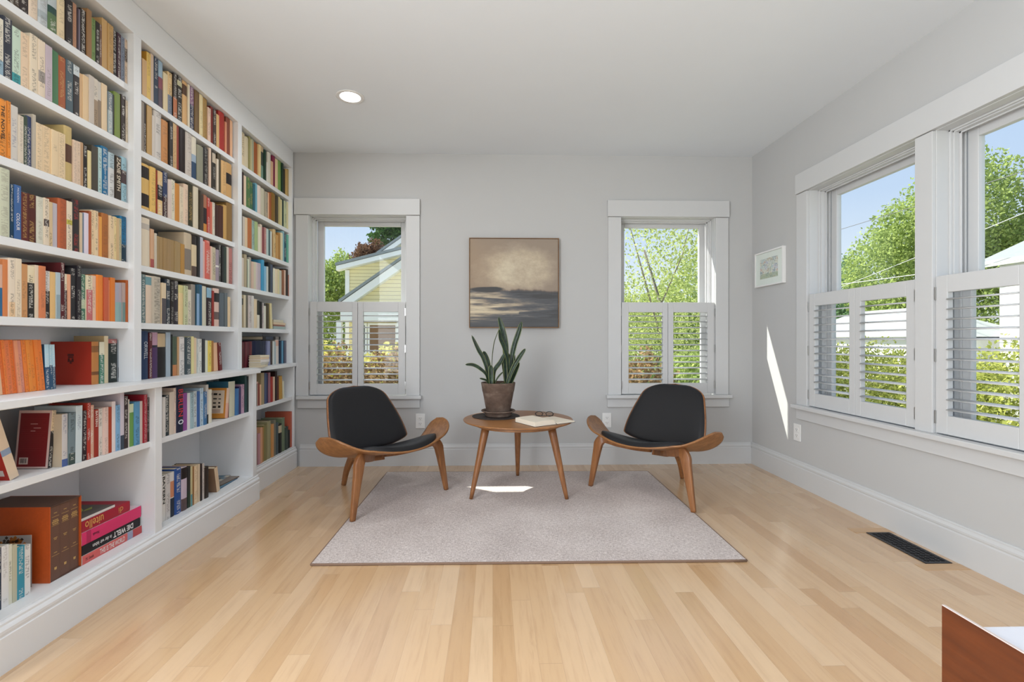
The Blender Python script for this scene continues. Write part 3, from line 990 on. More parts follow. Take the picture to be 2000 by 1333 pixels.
row(0, 5, 0, 640, 6.667, -1.622, CT, -20, '42 180 e4b48c n ~5.4;88 168 e86c1c d ~5.4;126 168 ec7a24 d ~5.4;186 172 e6763c d ~5.4;245 168 e8701c d ~5.4;291 172 e89468 d ~5.4;345 176 dc8c74 d ~5.4;395 168 ec7c1c d ~5.4;441 168 f08c20 d ~5.4;500 166 ee8418 d ~5.4;546 166 ee7e1c d ~5.4;600 166 ea781c d ~5.4;660 222 2c5274 w 0-0.5:b8d8e4 ~2;701 224 2a506e w 0-0.46:a4ccdc ~2;742 224 2c5472 w 0-0.5:b0d4e2 ~2;-1206;1302 186 c07c38 n s:b42c10 d=0.166 0.1-0.25:8a5a2c 0.7-0.78:7a4a20;1369 190 3e7c64 w 0-0.31:e4dcc0;1424 112 dccaa4 n s:c4a878;1545 152 1c2624 w 0-0.1:a8605c;1600 166 a0a8b0 n 0.65-0.9:4a4a4c;1666 166 bca688 n')
row(0, 7, 0, 940, 5.127, -1.527, Z8, -14, '21 672 2c3a50 w;96 650 e6e6e4 d d=0.12;134 640 dcdcc8 k d=0.12;180 640 c2bfa4 n d=0.12;257 656 2e94ac w d=0.12;324 645 e6e4e0 k d=0.12')
row(2, 7, 480, 780, 7.408, -1.556, Z8R, 150, '186 450 a68e80 n;216 500 c4909a n;246 412 dca27c n;276 412 b2803c n;332 372 88804c n;382 322 a09a72 n;417 362 ce9250 n;447 302 7a7868 n;492 342 4a5a60 n;537 360 1c1c18 n 0.05-0.3:c8b898;577 272 708064 n;627 402 3c4c44 n;652 450 1c1c1c n;697 177 c46044 n;727 277 221014 n')

ORD = ['first', 'second', 'third', 'fourth', 'fifth', 'sixth', 'seventh', 'eighth', 'ninth', 'tenth', 'eleventh', 'twelfth', 'thirteenth',
       'fourteenth', 'fifteenth', 'sixteenth', 'seventeenth', 'eighteenth', 'nineteenth', 'twentieth', 'twenty-first', 'twenty-second',
       'twenty-third', 'twenty-fourth', 'twenty-fifth', 'twenty-sixth', 'twenty-seventh']
SHELF = ['top shelf', 'second shelf', 'third shelf', 'fourth shelf', 'fifth shelf', 'counter', 'low shelf', 'bottom shelf']
BAY = ['nearest bay', 'middle bay', 'farthest bay']
SPECIAL = {}        # (bay, row, index) -> function run on the finished book


def parse(d):
    out = []
    for e in d.split(';'):
        p = e.split()
        if p[0].startswith('-') and len(p) == 1:
            out.append((float(p[0][1:]), None))
            continue
        b = dict(top=float(p[1]), col=p[2].lower(), ink='n', bands=[], lean=0.0, side=None, depth=None)
        for q in p[3:]:
            if q[0] == '~':
                b['lean'] = float(q[1:])
            elif q.startswith('s:'):
                b['side'] = q[2:]
            elif q.startswith('d='):
                b['depth'] = float(q[2:])
            elif ':' in q:
                r_, c_ = q.split(':')
                a_, b_ = r_.split('-')
                b['bands'].append((float(a_), float(b_), c_.lower()))
            else:
                b['ink'] = q
        out.append((float(p[0]), b))
    return out


BOOKS = []
CEIL_Z = [2.333] + [z - ST for z in SH_U] + [CT - 0.026, Z7 - 0.025]
for bay, r, ox, oy, sc, X, Z, x0, data, _ in ROWS:
    x = x0
    idx = 0
    rowlist = []
    ylo, yhi = bays[bay][0] + 0.001, bays[bay][1] - 0.001
    for xr, b in parse(data):
        if b is None:
            x = xr
            continue
        ua, ub = ox + x / sc, ox + xr / sc
        ya, yb = onX(ua, 700, X).y, onX(ub, 700, X).y
        ya, yb = max(ya, ylo), min(yb, yhi)
        x = xr
        if yb - ya < 0.003:
            continue
        jx = X - random.random() * 0.006
        h = onX((ua + ub) / 2, oy + b['top'] / sc, X).z - Z
        if b['lean']:
            h /= math.cos(math.radians(b['lean']))
        h = max(0.09, min(h, CEIL_Z[r] - Z - 0.004))
        room = jx - XB - 0.004
        d = b['depth'] or min(room, max(0.10, h * random.uniform(0.62, 0.72)))
        lab_w = yb - ya
        dist = math.hypot(X, (ya + yb) / 2)
        BOOKS.append(dict(b, bay=bay, row=r, idx=idx, X=jx, Z=Z, ya=ya, yb=yb, h=h, d=d, px=(ub - ua) * h / dist * CAM_F, wpx=ub - ua))
        idx += 1

order = sorted(range(len(BOOKS)), key=lambda i: -BOOKS[i]['px'] * (6 if BOOKS[i]['side'] else 1))
EXTRA_BOOKS = 24                      # flat, leaning and boxed ones built further down
keep = set(order[:300 - EXTRA_BOOKS])
HERO = set(order[:46])
rest = MB()
rest_parts = []


def describe(b, prev):
    w, h = b['yb'] - b['ya'], b['h']
    c = colour_name(b['col'])
    size = 'thick ' if w > 0.042 else 'slim ' if w < 0.017 else ''
    c2 = ''
    if b['bands']:
        big = max(b['bands'], key=lambda q: q[1] - q[0])
        n2 = colour_name(big[2])
        if n2 != c:
            c2 = ' and ' + n2
    first = 'first' if b['idx'] == 0 else ORD[b['idx']]
    nb = ''
    if prev is not None:
        nb = ' after a ' + colour_name(prev['col']) + ' one'
    s = f"{size}{c}{c2} book{nb}, {first} from left, {SHELF[b['row']]}, {BAY[b['bay']]}"
    if len(s.split()) > 16:
        s = f"{size}{c}{c2} book, {first} from left, {SHELF[b['row']]}, {BAY[b['bay']]}"
    return s


prev = None
BOOKOBJ = {}
for i, b in enumerate(BOOKS):
    if prev is not None and (prev['bay'], prev['row']) != (b['bay'], b['row']):
        prev = None
    w = b['yb'] - b['ya'] - 0.0006
    ink = INKS.get(b['ink'])
    ia = {'w': 0.5, 'k': 0.42, 'g': 0.42, 'r': 0.45, 'b': 0.35, 'd': 0.25}.get(b['ink'], 0)
    hero = i in HERO and i in keep
    me = book_mesh('book', w, b['h'], b['d'], b['col'], b['bands'], ink, ia, b['side'], rounded=w > 0.032, with_pages=not hero)
    loc = Vector((b['X'], (b['ya'] + b['yb']) / 2, b['Z'] + 0.0004))
    rot = (0, 0, 0)
    if b['lean']:
        a = -math.radians(b['lean'])          # positive lean: top moves away from the far end
        a = math.radians(b['lean'])
        loc.z += abs(math.sin(a)) * w / 2
        rot = (a, 0, 0)
    if i in keep:
        if hero:
            o = thing('book', describe(b, prev), 'book', loc, f"books on the {SHELF[b['row']]} of the {BAY[b['bay']]}", static=False)
            o.rotation_euler = rot
            cv = bpy.data.objects.new('cover', me)
            COL.objects.link(cv)
            cv.parent = o
            t = min(0.0022, w * 0.16)
            bl = 0.12 * w if w > 0.032 else 0.03 * w
            pm = MB().box(-b['d'] + 0.003, -bl - t * 1.5 - 0.0003, -w / 2 + t, w / 2 - t, 0.0024, b['h'] - 0.004)
            pm.build('page_block', M['pages'], o)
        else:
            o = bpy.data.objects.new('book', me)
            COL.objects.link(o)
            o.location = loc
            o.rotation_euler = rot
            tag(o, describe(b, prev), 'book', f"books on the {SHELF[b['row']]} of the {BAY[b['bay']]}")
        BOOKOBJ[(b['bay'], b['row'], b['idx'])] = (o, b, w)
    else:
        rest_parts.append((me, Matrix.Translation(loc) @ Matrix.Rotation(rot[0], 4, 'X')))
    prev = b

bm = bmesh.new()
for me, mx in rest_parts:
    me.transform(mx)
    bm.from_mesh(me)
me = bpy.data.meshes.new('books')
bm.to_mesh(me)
bm.free()
me.materials.append(M['book'])
me.materials.append(M['pages'])
o = bpy.data.objects.new('books', me)
COL.objects.link(o)
tag(o, 'the smallest slim books filling gaps between the larger ones on the bookcase shelves', 'books', kind='stuff')
print('BOOKS', len(BOOKS), 'kept', len(keep))

# ------------------------------------------------------------------ lettering on the spines that can be read
ROT_DOWN = Matrix(((0, 0, 1), (0, 1, 0), (-1, 0, 0))).to_euler()          # reads downwards on a spine facing +x
ROT_UP = Matrix(((0, 0, 1), (0, -1, 0), (1, 0, 0))).to_euler()            # reads upwards
ROT_FLAT = Matrix(((0, 0, 1), (1, 0, 0), (0, 1, 0))).to_euler()           # lying book, upright letters
ROT_FLIP = Matrix(((0, 0, 1), (-1, 0, 0), (0, -1, 0))).to_euler()         # lying book, upside-down letters


def find_book(bay, r, u):
    best = None
    for k, (o, b, w) in BOOKOBJ.items():
        if k[0] == bay and k[1] == r:
            y = onX(u, 700, b['X']).y
            dd = abs(y - (b['ya'] + b['yb']) / 2)
            if best is None or dd < best[0]:
                best = (dd, o, b, w)
    return best[1:]


def title(bay, r, u, txt, size, t0, t1, col, rot=ROT_DOWN, bold=0.0, dy=0.0):
    o, b, w = find_book(bay, r, u)
    h = b['h']
    return text_mesh(txt, size * w, ink_mat(col), o, (0.0006, dy * w, h * (1 - (t0 + t1) / 2)), rot, 'title', fit=h * (t1 - t0), bold=bold)


title(0, 2, 231.6, 'ZADIE SMITH', 0.62, 0.03, 0.80, 'e8dcc4', bold=0.01)
title(0, 2, 206, 'the new life', 0.28, 0.36, 0.68, 'd8e4ea')
title(0, 3, 36, 'COLOUR', 0.50, 0.52, 0.84, 'e6e6ea', bold=0.01)
title(0, 3, 36, 'MODERN', 0.30, 0.05, 0.32, 'd6dcea')
title(0, 2, 7, 'THE NOVEL', 0.34, 0.10, 0.72, '3a2c1a', bold=0.02)
title(1, 5, 285, 'ORWELL', 0.55, 0.22, 0.58, 'c8ccd2')
title(1, 6, 352, 'BERLIN', 0.62, 0.07, 0.66, 'd8262c')
title(0, 6, 190, 'BAYERN', 0.5, 0.03, 0.36, 'ecdcd4', bold=0.02)
title(1, 7, 322, 'BAYERN', 0.62, 0.02, 0.62, '1c1c1c', bold=0.03)
title(1, 3, 407, 'AFRIKA', 0.4, 0.35, 0.80, 'ecc4b4')
o, b, w = find_book(1, 6, 352)
ov = MB()
ov.grid(lambda u, v: (0.0007, math.cos(u * 2 * PI) * 0.36 * w * (0.6 + 0.4 * v), b['h'] * 0.22 + math.sin(u * 2 * PI) * 0.05 * b['h'] * (0.6 + 0.4 * v)), 20, 1)
ov.build('oval_emblem', ink_mat('d6dce6'), o)

# crest stamped on the red cloth cover
o, b, w = find_book(0, 5, 188)
cs = MB()
xc, zc, yy_ = -b['d'] * 0.52, b['h'] * 0.60, -w / 2 - 0.0004
for p0, p1, q0, q1 in ((-0.013, 0.013, 0.012, 0.020), (-0.011, 0.011, 0.004, 0.010), (-0.012, -0.004, -0.012, 0.002), (0.004, 0.012, -0.012, 0.002), (-0.004, 0.004, -0.020, -0.006)):
    cs.add([(xc + p0, yy_, zc + q0), (xc + p1, yy_, zc + q0), (xc + p1 * 0.9, yy_, zc + q1), (xc + p0 * 0.9, yy_, zc + q1)], [(0, 1, 2, 3)])
cs.build('crest', ink_mat('5a1a12'), o)
o['label'] = 'red cloth book with dark crest and tan spine standing alone on the counter'
find_book(1, 6, 444)[0]['label'] = 'orange illustrated book leaning with its cover to the viewer, low shelf, middle bay'


o, b, w = find_book(1, 6, 444)
yy_ = -w / 2 - 0.0004
dd_, hh_ = b['d'], b['h']
pv = MB()
pv.add([(-dd_ * 0.95, yy_, hh_ * 0.16), (-dd_ * 0.10, yy_, hh_ * 0.16), (-dd_ * 0.10, yy_, hh_ * 0.92), (-dd_ * 0.95, yy_, hh_ * 0.92)], [(0, 1, 2, 3)])
random.seed(21)
for q in range(4):
    for r_ in range(3):
        x0_, z0_ = -dd_ * (0.90 - r_ * 0.26), hh_ * (0.34 + q * 0.14)
        x1_, z1_ = x0_ + dd_ * random.uniform(0.10, 0.20), z0_ + hh_ * random.uniform(0.03, 0.09)
        pv.add([(x0_, yy_ - 0.0003, z0_), (x1_, yy_ - 0.0003, z0_), (x1_, yy_ - 0.0003, z1_), (x0_, yy_ - 0.0003, z1_)], [(0, 1, 2, 3)], 1)
for q in range(3):
    z0_ = hh_ * (0.19 + q * 0.04)
    pv.add([(-dd_ * 0.90, yy_ - 0.0003, z0_), (-dd_ * 0.25, yy_ - 0.0003, z0_), (-dd_ * 0.25, yy_ - 0.0003, z0_ + hh_ * 0.014), (-dd_ * 0.90, yy_ - 0.0003, z0_ + hh_ * 0.014)], [(0, 1, 2, 3)], 2)
pv.build('cover_print', [ink_mat('d8c8b4'), ink_mat('2c2622'), ink_mat('8a4030')], o)


def placed_book(label, group, w, h, d, col, loc, rot, bands=(), ink=None, ink_a=0.5, side=None, parts=True):
    me = book_mesh('book', w, h, d, col, bands, INKS.get(ink) if ink else None, ink_a, side, rounded=False, with_pages=not parts)
    if parts:
        o = thing('book', label, 'book', loc, group, static=False)
        o.rotation_euler = rot
        c = bpy.data.objects.new('cover', me)
        COL.objects.link(c)
        c.parent = o
        t = min(0.0022, w * 0.16)
        MB().box(-d + 0.003, -0.03 * w - t * 1.5 - 0.0003, -w / 2 + t, w / 2 - t, 0.0024, h - 0.004).build('page_block', M['pages'], o)
    else:
        o = bpy.data.objects.new('book', me)
        COL.objects.link(o)
        o.location = loc
        o.rotation_euler = rot
        tag(o, label, 'book', group)
    return o


GL = 'books on the low shelf of the nearest bay'
# red book with a cream spine leaning away, cut by the picture edge
bk = placed_book('red book with cream spine leaning left at the picture edge, low shelf', GL, 0.030, 0.205, 0.14, 'e0c8ac',
                 (-1.517, 1.552, Z7 + 0.0045), (math.radians(17), 0, 0), [(0.50, 0.60, '8ca0bc')], side='b4220e')
MB().add([(-0.04, -0.0156, 0.015), (-0.012, -0.0156, 0.015), (-0.012, -0.0156, 0.035), (-0.04, -0.0156, 0.035)], [(0, 1, 2, 3)]).build('barcode_label', ink_mat('d8ccc4'), bk)
# dark red book showing its back cover with the barcode
hb, db, wb_ = 0.197, 0.112, 0.015
bk = placed_book('dark red book with white border and barcode, leaning cover towards viewer, low shelf', GL, wb_, hb, db, '2c282c',
                 (-1.524, 1.679, Z7 + 0.0015), (math.radians(-5.2), 0, 0), [(0.0, 0.36, 'dcc6a4')], 'd', side='d8bcb4')
yy_ = -wb_ / 2 - 0.0004
MB().add([(-db + 0.007, yy_, 0.006), (-0.008, yy_, 0.006), (-0.008, yy_, hb - 0.009), (-db + 0.007, yy_, hb - 0.009)], [(0, 1, 2, 3)]).build('cover_panel', ink_mat('7e0e14'), bk)
lb = MB()
lb.add([(-db + 0.014, yy_ - 0.0003, 0.014), (-0.068, yy_ - 0.0003, 0.014), (-0.068, yy_ - 0.0003, 0.037), (-db + 0.014, yy_ - 0.0003, 0.037)], [(0, 1, 2, 3)])
xx_ = -db + 0.018
random.seed(5)
while xx_ < -0.074:
    ww_ = random.choice((0.0006, 0.001, 0.0015))
    lb.add([(xx_, yy_ - 0.0006, 0.018), (xx_ + ww_, yy_ - 0.0006, 0.018), (xx_ + ww_, yy_ - 0.0006, 0.034), (xx_, yy_ - 0.0006, 0.034)], [(0, 1, 2, 3)], 1)
    xx_ += ww_ + random.choice((0.0008, 0.0012))
lb.build('barcode_label', [ink_mat('dccac0'), ink_mat('2a2022')], bk)
ln = MB()
for k, (p0, p1, zz) in enumerate(((0.40, 0.62, 0.150), (0.30, 0.52, 0.136), (0.46, 0.60, 0.126))):
    ln.add([(-db * p1, yy_ - 0.0003, zz), (-db * p0, yy_ - 0.0003, zz), (-db * p0, yy_ - 0.0003, zz + 0.0016), (-db * p1, yy_ - 0.0003, zz + 0.0016)], [(0, 1, 2, 3)])
for k in range(16):
    zz = 0.168 - k * 0.0072
    ln.add([(-db + 0.014, yy_ - 0.0002, zz), (-0.016 - 0.006 * ((k * 7) % 3), yy_ - 0.0002, zz), (-0.016 - 0.006 * ((k * 7) % 3), yy_ - 0.0002, zz + 0.0008), (-db + 0.014, yy_ - 0.0002, zz + 0.0008)], [(0, 1, 2, 3)], 1)
ln.build('back_cover_text', [ink_mat('e0b8b0'), ink_mat('8e2624')], bk)

# slipcase with three brown volumes
SX, SY0, SY1, SD, SH = -1.525, 1.680, 1.806, 0.255, 0.262
sc_ = thing('slipcase', 'orange-sided brown slipcase of three volumes on the bottom shelf', 'slipcase', (SX, (SY0 + SY1) / 2, Z8))
ta = 0.003
SO = mat_flat('orange_buckram', hexc('c2541a'), 0.6, 0.12, 90)
SBR = mat_flat('brown_buckram', hexc('5e443a'), 0.62, 0.12, 90)
z0_ = Z8 + 0.0004
cm = MB()
cm.box(SX - SD, SX, SY0, SY0 + ta, z0_, z0_ + SH)
cm.box(SX - SD, SX, SY1 - ta, SY1, z0_, z0_ + SH)
cm.build('case_side', SO, sc_)
cm = MB()
cm.box(SX - SD, SX - 0.001, SY0 + ta, SY1 - ta, z0_ + SH - ta, z0_ + SH - 0.0003)
cm.box(SX - SD, SX - 0.001, SY0 + ta, SY1 - ta, z0_, z0_ + ta)
cm.box(SX - SD, SX - SD + ta, SY0 + ta, SY1 - ta, z0_ + ta, z0_ + SH - ta)
cm.build('case_shell', SBR, sc_)
vw = (SY1 - SY0 - 2 * ta) / 3
for k, nm in enumerate(('nearest', 'middle', 'farthest')):
    yk = SY0 + ta + vw * (k + 0.5)
    v = placed_book(f'dark brown gilt-lettered volume in the orange slipcase, {nm} of its three', 'volumes in the orange slipcase', vw - 0.0012, SH - 2 * ta - 0.002, SD - 0.012, '6c4c3e',
                    (SX - 0.0015 - 0.002 * k, yk, z0_ + ta + 0.0005), (0, 0, 0), side='5a3e32')
    g = MB()
    hv = SH - 2 * ta
    for q, (zt, ww, hh) in enumerate(((0.90, 0.30, 0.003), (0.855, 0.72, 0.0012), (0.80, 0.5, 0.004), (0.775, 0.66, 0.005), (0.75, 0.56, 0.004), (0.735, 0.72, 0.001), (0.56, 0.36, 0.003), (0.54, 0.24, 0.003), (0.36, 0.3, 0.003), (0.325, 0.72, 0.0012))):
        n_seg = 1 if hh < 0.002 else 6
        for s_ in range(n_seg):
            ya_ = -vw * ww / 2 + vw * ww * s_ / n_seg
            yb_ = ya_ + vw * ww / n_seg * (1.0 if n_seg == 1 else 0.72)
            g.add([(0.0006, ya_, hv * zt), (0.0006, yb_, hv * zt), (0.0006, yb_, hv * zt + hh), (0.0006, ya_, hv * zt + hh)], [(0, 1, 2, 3)])
    g.add([(0.0006, -0.004, hv * 0.13), (0.0006, 0.004, hv * 0.13), (0.0006, 0.005, hv * 0.165), (0.0006, -0.005, hv * 0.165)], [(0, 1, 2, 3)])
    g.build('gilt_lettering', ink_mat('c8a25a'), v)

# small card with an orange tree leaning on the slipcase
cd_ = thing('picture_card', 'small card with an orange tree standing behind the teal and white books', 'card', (-1.62, 1.655, Z8 + 0.001), static=False)
cd_.rotation_euler = (0, 0, math.radians(4))
MB().box(-0.065, 0.055, -0.002, 0.0, 0, 0.176).build('card_sheet', ink_mat('a9a6a2'), cd_)
tc_ = MB()
random.seed(11)
for k in range(60):
    a_, r_ = random.random() * 2 * PI, 0.034 * math.sqrt(random.random())
    x_, z_ = -0.008 + 1.25 * r_ * math.cos(a_), 0.148 + 0.7 * r_ * math.sin(a_)
    q_ = 0.006
    tc_.add([(x_ - q_, -0.0026, z_), (x_, -0.0026, z_ - q_), (x_ + q_, -0.0026, z_), (x_, -0.0026, z_ + q_)], [(0, 1, 2, 3)], k % 3)
tc_.build('printed_tree', [ink_mat('c47820'), ink_mat('a85a18'), ink_mat('3a2c1c')], cd_)


# books lying flat
def flat_book(label, group, y0, length, xf, depth, z, thick, col, txt=(), side=None, yaw=0.0, parts=True, bands=(), ink=None):
    o = placed_book(label, group, thick, length, depth, col, (xf, y0, z + thick / 2 + 0.0003), (-PI / 2, 0, yaw), bands, ink, 0.6, side, parts)
    for t_, size, f0, f1, c_, flip, bold in txt:
        # in the book's own axes: height runs along the shelf
        rot = Matrix(((0, 0, 1), (0, -1, 0), (1, 0, 0))).to_euler() if not flip else Matrix(((0, 0, 1), (0, 1, 0), (-1, 0, 0))).to_euler()
        text_mesh(t_, size * thick, ink_mat(c_), o, (0.0007, 0, length * (f0 + f1) / 2), rot, 'title', fit=length * (f1 - f0), bold=bold)
    return o


G8 = 'books lying flat on the bottom shelf'
z_ = Z8
flat_book('coral red book lying at the bottom of the stack beside the slipcase', G8, 1.809, 0.300, -1.524, 0.225, z_, 0.033, 'dc605c',
          [('THIS IS THE WORLD', 0.62, 0.26, 0.68, 'f2e4de', False, 0.02), ('M. Sasek', 0.36, 0.05, 0.17, '3a2426', False, 0.0)], side='e4e0dc', bands=[(0.0, 0.17, 'c0464a'), (0.17, 0.27, '9aa0bc')])
z_ += 0.034
flat_book('black book with white lettering, second from bottom in the flat stack', G8, 1.810, 0.292, -1.526, 0.222, z_, 0.036, '1d1a1e',
          [('DIE WELT', 0.62, 0.50, 0.86, 'eceaea', True, 0.03), ('in der wir leben', 0.42, 0.16, 0.47, 'e4e2e2', True, 0.01)], side='2a2628')
z_ += 0.037
flat_book('hot pink book lying under the dark red one in the flat stack', G8, 1.809, 0.299, -1.526, 0.220, z_, 0.048, 'e0246a',
          [('Novak', 0.24, 0.16, 0.26, '3a1426', True, 0.01)], side='ead2dc', bands=[(0.86, 0.93, 'b81c56')])
z_ += 0.049
flat_book('dark red book with gold lettering on the pink one in the flat stack', G8, 1.811, 0.236, -1.528, 0.205, z_, 0.040, 'a81430',
          [('uitello', 0.8, 0.06, 0.42, 'dca04c', True, 0.01), ('di', 0.6, 0.74, 0.84, 'dca04c', True, 0.0)])
z_ += 0.041
gb = flat_book('thin grey booklet with a green leaf crowning the flat stack', G8, 1.812, 0.160, -1.532, 0.15, z_, 0.010, 'dcd8d6', side='5a5654')
lf = MB()
lf.add([(-0.05, -0.0056, 0.05), (-0.075, -0.0056, 0.085), (-0.10, -0.0056, 0.12), (-0.07, -0.0056, 0.095)], [(0, 1, 2, 3)])
lf.add([(-0.06, -0.0056, 0.08), (-0.05, -0.0056, 0.11), (-0.07, -0.0056, 0.135), (-0.068, -0.0056, 0.10)], [(0, 1, 2, 3)])
lf.build('printed_leaf', ink_mat('9aa84a'), gb)

# magazines lying flat in the middle bay
for k, (y0, ln_, d_, c_, s_, yaw, lab) in enumerate(((2.70, 0.215, 0.24, '3c6c8c', '6f97ae', 0.05, 'blue magazine lying lowest of the three, bottom shelf, middle bay'),
                                                      (2.725, 0.20, 0.225, '6a5648', '8a8078', -0.06, 'brown patterned magazine between two others lying flat, middle bay'),
                                                      (2.715, 0.21, 0.20, '9a8f86', '7c8a92', 0.10, 'grey patchwork magazine lying topmost of the three, middle bay'))):
    mg = flat_book(lab, 'magazines lying flat on the bottom shelf', y0, ln_, -1.528 - 0.018 * k, d_ - 0.02 * k, Z8 + 0.007 * k, 0.006, c_, side=s_, yaw=yaw, parts=False)
    if k == 2:
        pt = MB()
        random.seed(3)
        for a_ in range(6):
            for b_ in range(5):
                x_, y_ = -0.155 + a_ * 0.027, 0.012 + b_ * 0.038
                x1_, y1_ = x_ + 0.024 * random.uniform(0.5, 1), y_ + 0.034 * random.uniform(0.5, 1)
                pt.add([(x_, -0.0035, y_), (x1_, -0.0035, y_), (x1_, -0.0035, y1_), (x_, -0.0035, y1_)], [(0, 1, 2, 3)], random.randrange(4))
        pt.build('cover_print', [ink_mat(h_) for h_ in ('4a7c98', '6a3c30', 'c8bca8', '2c2c34')], mg)

# small stack on the fifth shelf of the farthest bay
z_ = SH_U[4]
for th_, c_, lab, ln_ in ((0.022, 'a8bcb8', 'pale teal', 0.20), (0.011, 'a06a58', 'reddish brown', 0.19), (0.017, 'ecd4b0', 'peach', 0.20), (0.018, 'd8d0b8', 'cream', 0.165)):
    flat_book(f'{lab} book in the small flat stack on the fifth shelf, farthest bay', 'flat stack on the fifth shelf', 3.521, ln_, -1.60, 0.13, z_, th_, c_, parts=False)
    z_ += th_ + 0.0006
# small stack on the counter and a black book lying across the row
z_ = CT
for k, (th_, c_, lab, ln_) in enumerate(((0.016, 'e2d6b8', 'cream', 0.125), (0.014, 'cfcabc', 'grey-white', 0.125), (0.020, 'f0eae4', 'white', 0.125), (0.013, 'eccfae', 'peach', 0.11), (0.013, 'e8dcc0', 'ivory', 0.105))):
    flat_book(f'small {lab} book in the stack before the navy book, counter', 'small stack on the counter', 3.150 + 0.002 * k, ln_, -1.508 - 0.003 * k, 0.080, z_, th_, c_, parts=False, yaw=0.15 - 0.06 * k)
    z_ += th_ + 0.0006
zr_ = max(b['h'] for b in BOOKS if b['bay'] == 2 and b['row'] == 5 and 3.33 < b['ya'] < 3.64) + CT
flat_book('black book lying across the upright books on the counter, farthest bay', 'books on the counter of the farthest bay', 3.385, 0.27, -1.61, 0.15, zr_ + 0.001, 0.024, '1d1a1e', parts=False, bands=[(0.1, 0.3, '8a8680'), (0.45, 0.85, '3c4a60')])

# ------------------------------------------------------------------ rug
rg = thing('area_rug', 'large taupe heathered rug under the chairs and round table', 'rug', (0.18, 2.85, 0.0))
RC = [(-0.800, 2.120), (1.139, 2.108), (1.161, 3.545), (-0.785, 3.572)]
MB().prism(RC, 'z', 0.0005, 0.011).build('pile', M['rug'], rg, bevel=0.003)
cen = Vector((0.18, 2.84))
path = [Vector((*p, 0.006)) for p in RC]
for i in range(4):
    p, q = path[i], path[(i + 1) % 4]
    n_e = 24
    pts = [p.lerp(q, k / n_e) for k in range(n_e + 1)]
    MB().tube(pts, 0.0055, 8).build('binding', M['rug_edge'], rg)

# ------------------------------------------------------------------ round table
TX, TY, TZ, TR = 0.165, 3.11, 0.482, 0.357
tb = thing('round_side_table', 'round three-legged walnut side table between the two lounge chairs', 'table', (TX, TY, 0.0))
prof = [(0.0, TZ - 0.020), (TR - 0.055, TZ - 0.020), (TR - 0.022, TZ - 0.0165), (TR - 0.004, TZ - 0.010), (TR, TZ - 0.005), (TR - 0.0015, TZ - 0.001), (TR - 0.006, TZ), (0.0, TZ)]
MB().lathe(prof, (TX, TY, 0), 96).build('tabletop', M['walnut_x'], tb, bevel=0)
MB().lathe([(0, TZ - 0.040), (0.275, TZ - 0.040), (0.285, TZ - 0.036), (0.285, TZ - 0.0205), (0, TZ - 0.0205)], (TX, TY, 0), 72, smooth=False).build('under_frame', M['walnut_x'], tb)
for fx, fy in ((-0.134, 2.949), (0.458, 2.934), (0.181, 3.451)):
    f = Vector((fx, fy, 0.0115))
    d = Vector((TX - fx, TY - fy, 0))
    top = f + d * 0.30 + Vector((0, 0, TZ - 0.041 - 0.0115))
    pts = [f.lerp(top, k / 10) for k in range(11)]
    rs = [0.0115 + 0.0145 * (k / 10) ** 0.8 for k in range(11)]
    secs = [[(r * math.cos(2 * PI * q / 20), r * math.sin(2 * PI * q / 20)) for q in range(20)] for r in rs]
    lg = MB().sweep(pts, secs)
    lg.v = [(p[0], p[1], max(p[2], 0.0115)) for p in lg.v]
    lg.build('leg', M['walnut_z'], tb)

# woven mat, saucer, pot, plant
MATX, MATY = 0.022, 3.195
mt = MB()
n_ = NT('dark_woven_mat')
f_ = n_.n('TexWave', wave_type='RINGS', rings_direction='Z')
f_.inputs['Scale'].default_value = 28
f_.inputs['Distortion'].default_value = 0.4
n_.l(n_.coords('Object', (3, 3, 3)), f_.inputs['Vector'])
n_.col(n_.ramp(f_.outputs[0], [(0.2, (0.018, 0.012, 0.010)), (0.8, (0.060, 0.042, 0.034))]))
n_.bump(f_.outputs[0], 0.6, 0.003)
M['mat'] = n_.set(0.7)
prof = [(0.0, 0.0006), (0.158, 0.0006), (0.160, 0.003), (0.157, 0.0055)]
prof += [(0.157 - 0.0075 * k, 0.0055 + (0.0012 if k % 2 else 0.0)) for k in range(1, 20)] + [(0, 0.0055)]
mt.lathe(prof, (0, 0, 0), 72)
mo = mt.build('round_mat', M['mat'])
mo.location = (MATX, MATY, TZ)
tag(mo, 'dark brown round woven mat under the plant pot', 'mat')

n_ = NT('aged_clay')
f_ = n_.noise(n_.coords('Object', (6, 6, 9)), 1.6, 6, 0.65)
n_.col(n_.ramp(f_, [(0.3, hexc('4a3a31')), (0.52, hexc('655348')), (0.74, hexc('86766a'))]))
n_.bump(f_, 0.15)
M['clay'] = n_.set(0.85)
n_ = NT('potting_soil')
f_ = n_.noise(n_.coords('Object'), 120, 3)
n_.col(n_.ramp(f_, [(0.4, (0.012, 0.009, 0.007)), (0.7, (0.06, 0.045, 0.035))]))
n_.bump(f_, 0.8, 0.006)
M['soil'] = n_.set(0.95)
PX, PY = 0.037, 3.18
ZS = TZ + 0.0075
sau = MB().lathe([(0, 0), (0.084, 0), (0.088, 0.004), (0.090, 0.018), (0.098, 0.026), (0.112, 0.031), (0.1145, 0.035), (0.112, 0.0385), (0.106, 0.038), (0.094, 0.032), (0.086, 0.024), (0.082, 0.016), (0, 0.015)], (0, 0, 0), 64).build('plant_saucer', M['clay'])
sau.location = (PX, PY, ZS)
tag(sau, 'deep clay saucer under the potted snake plant', 'saucer')
ZP = ZS + 0.0155
pot = thing('potted_snake_plant', 'snake plant in a weathered clay pot on the round table', 'plant', (PX, PY, ZP))
PH = 0.712 - ZP
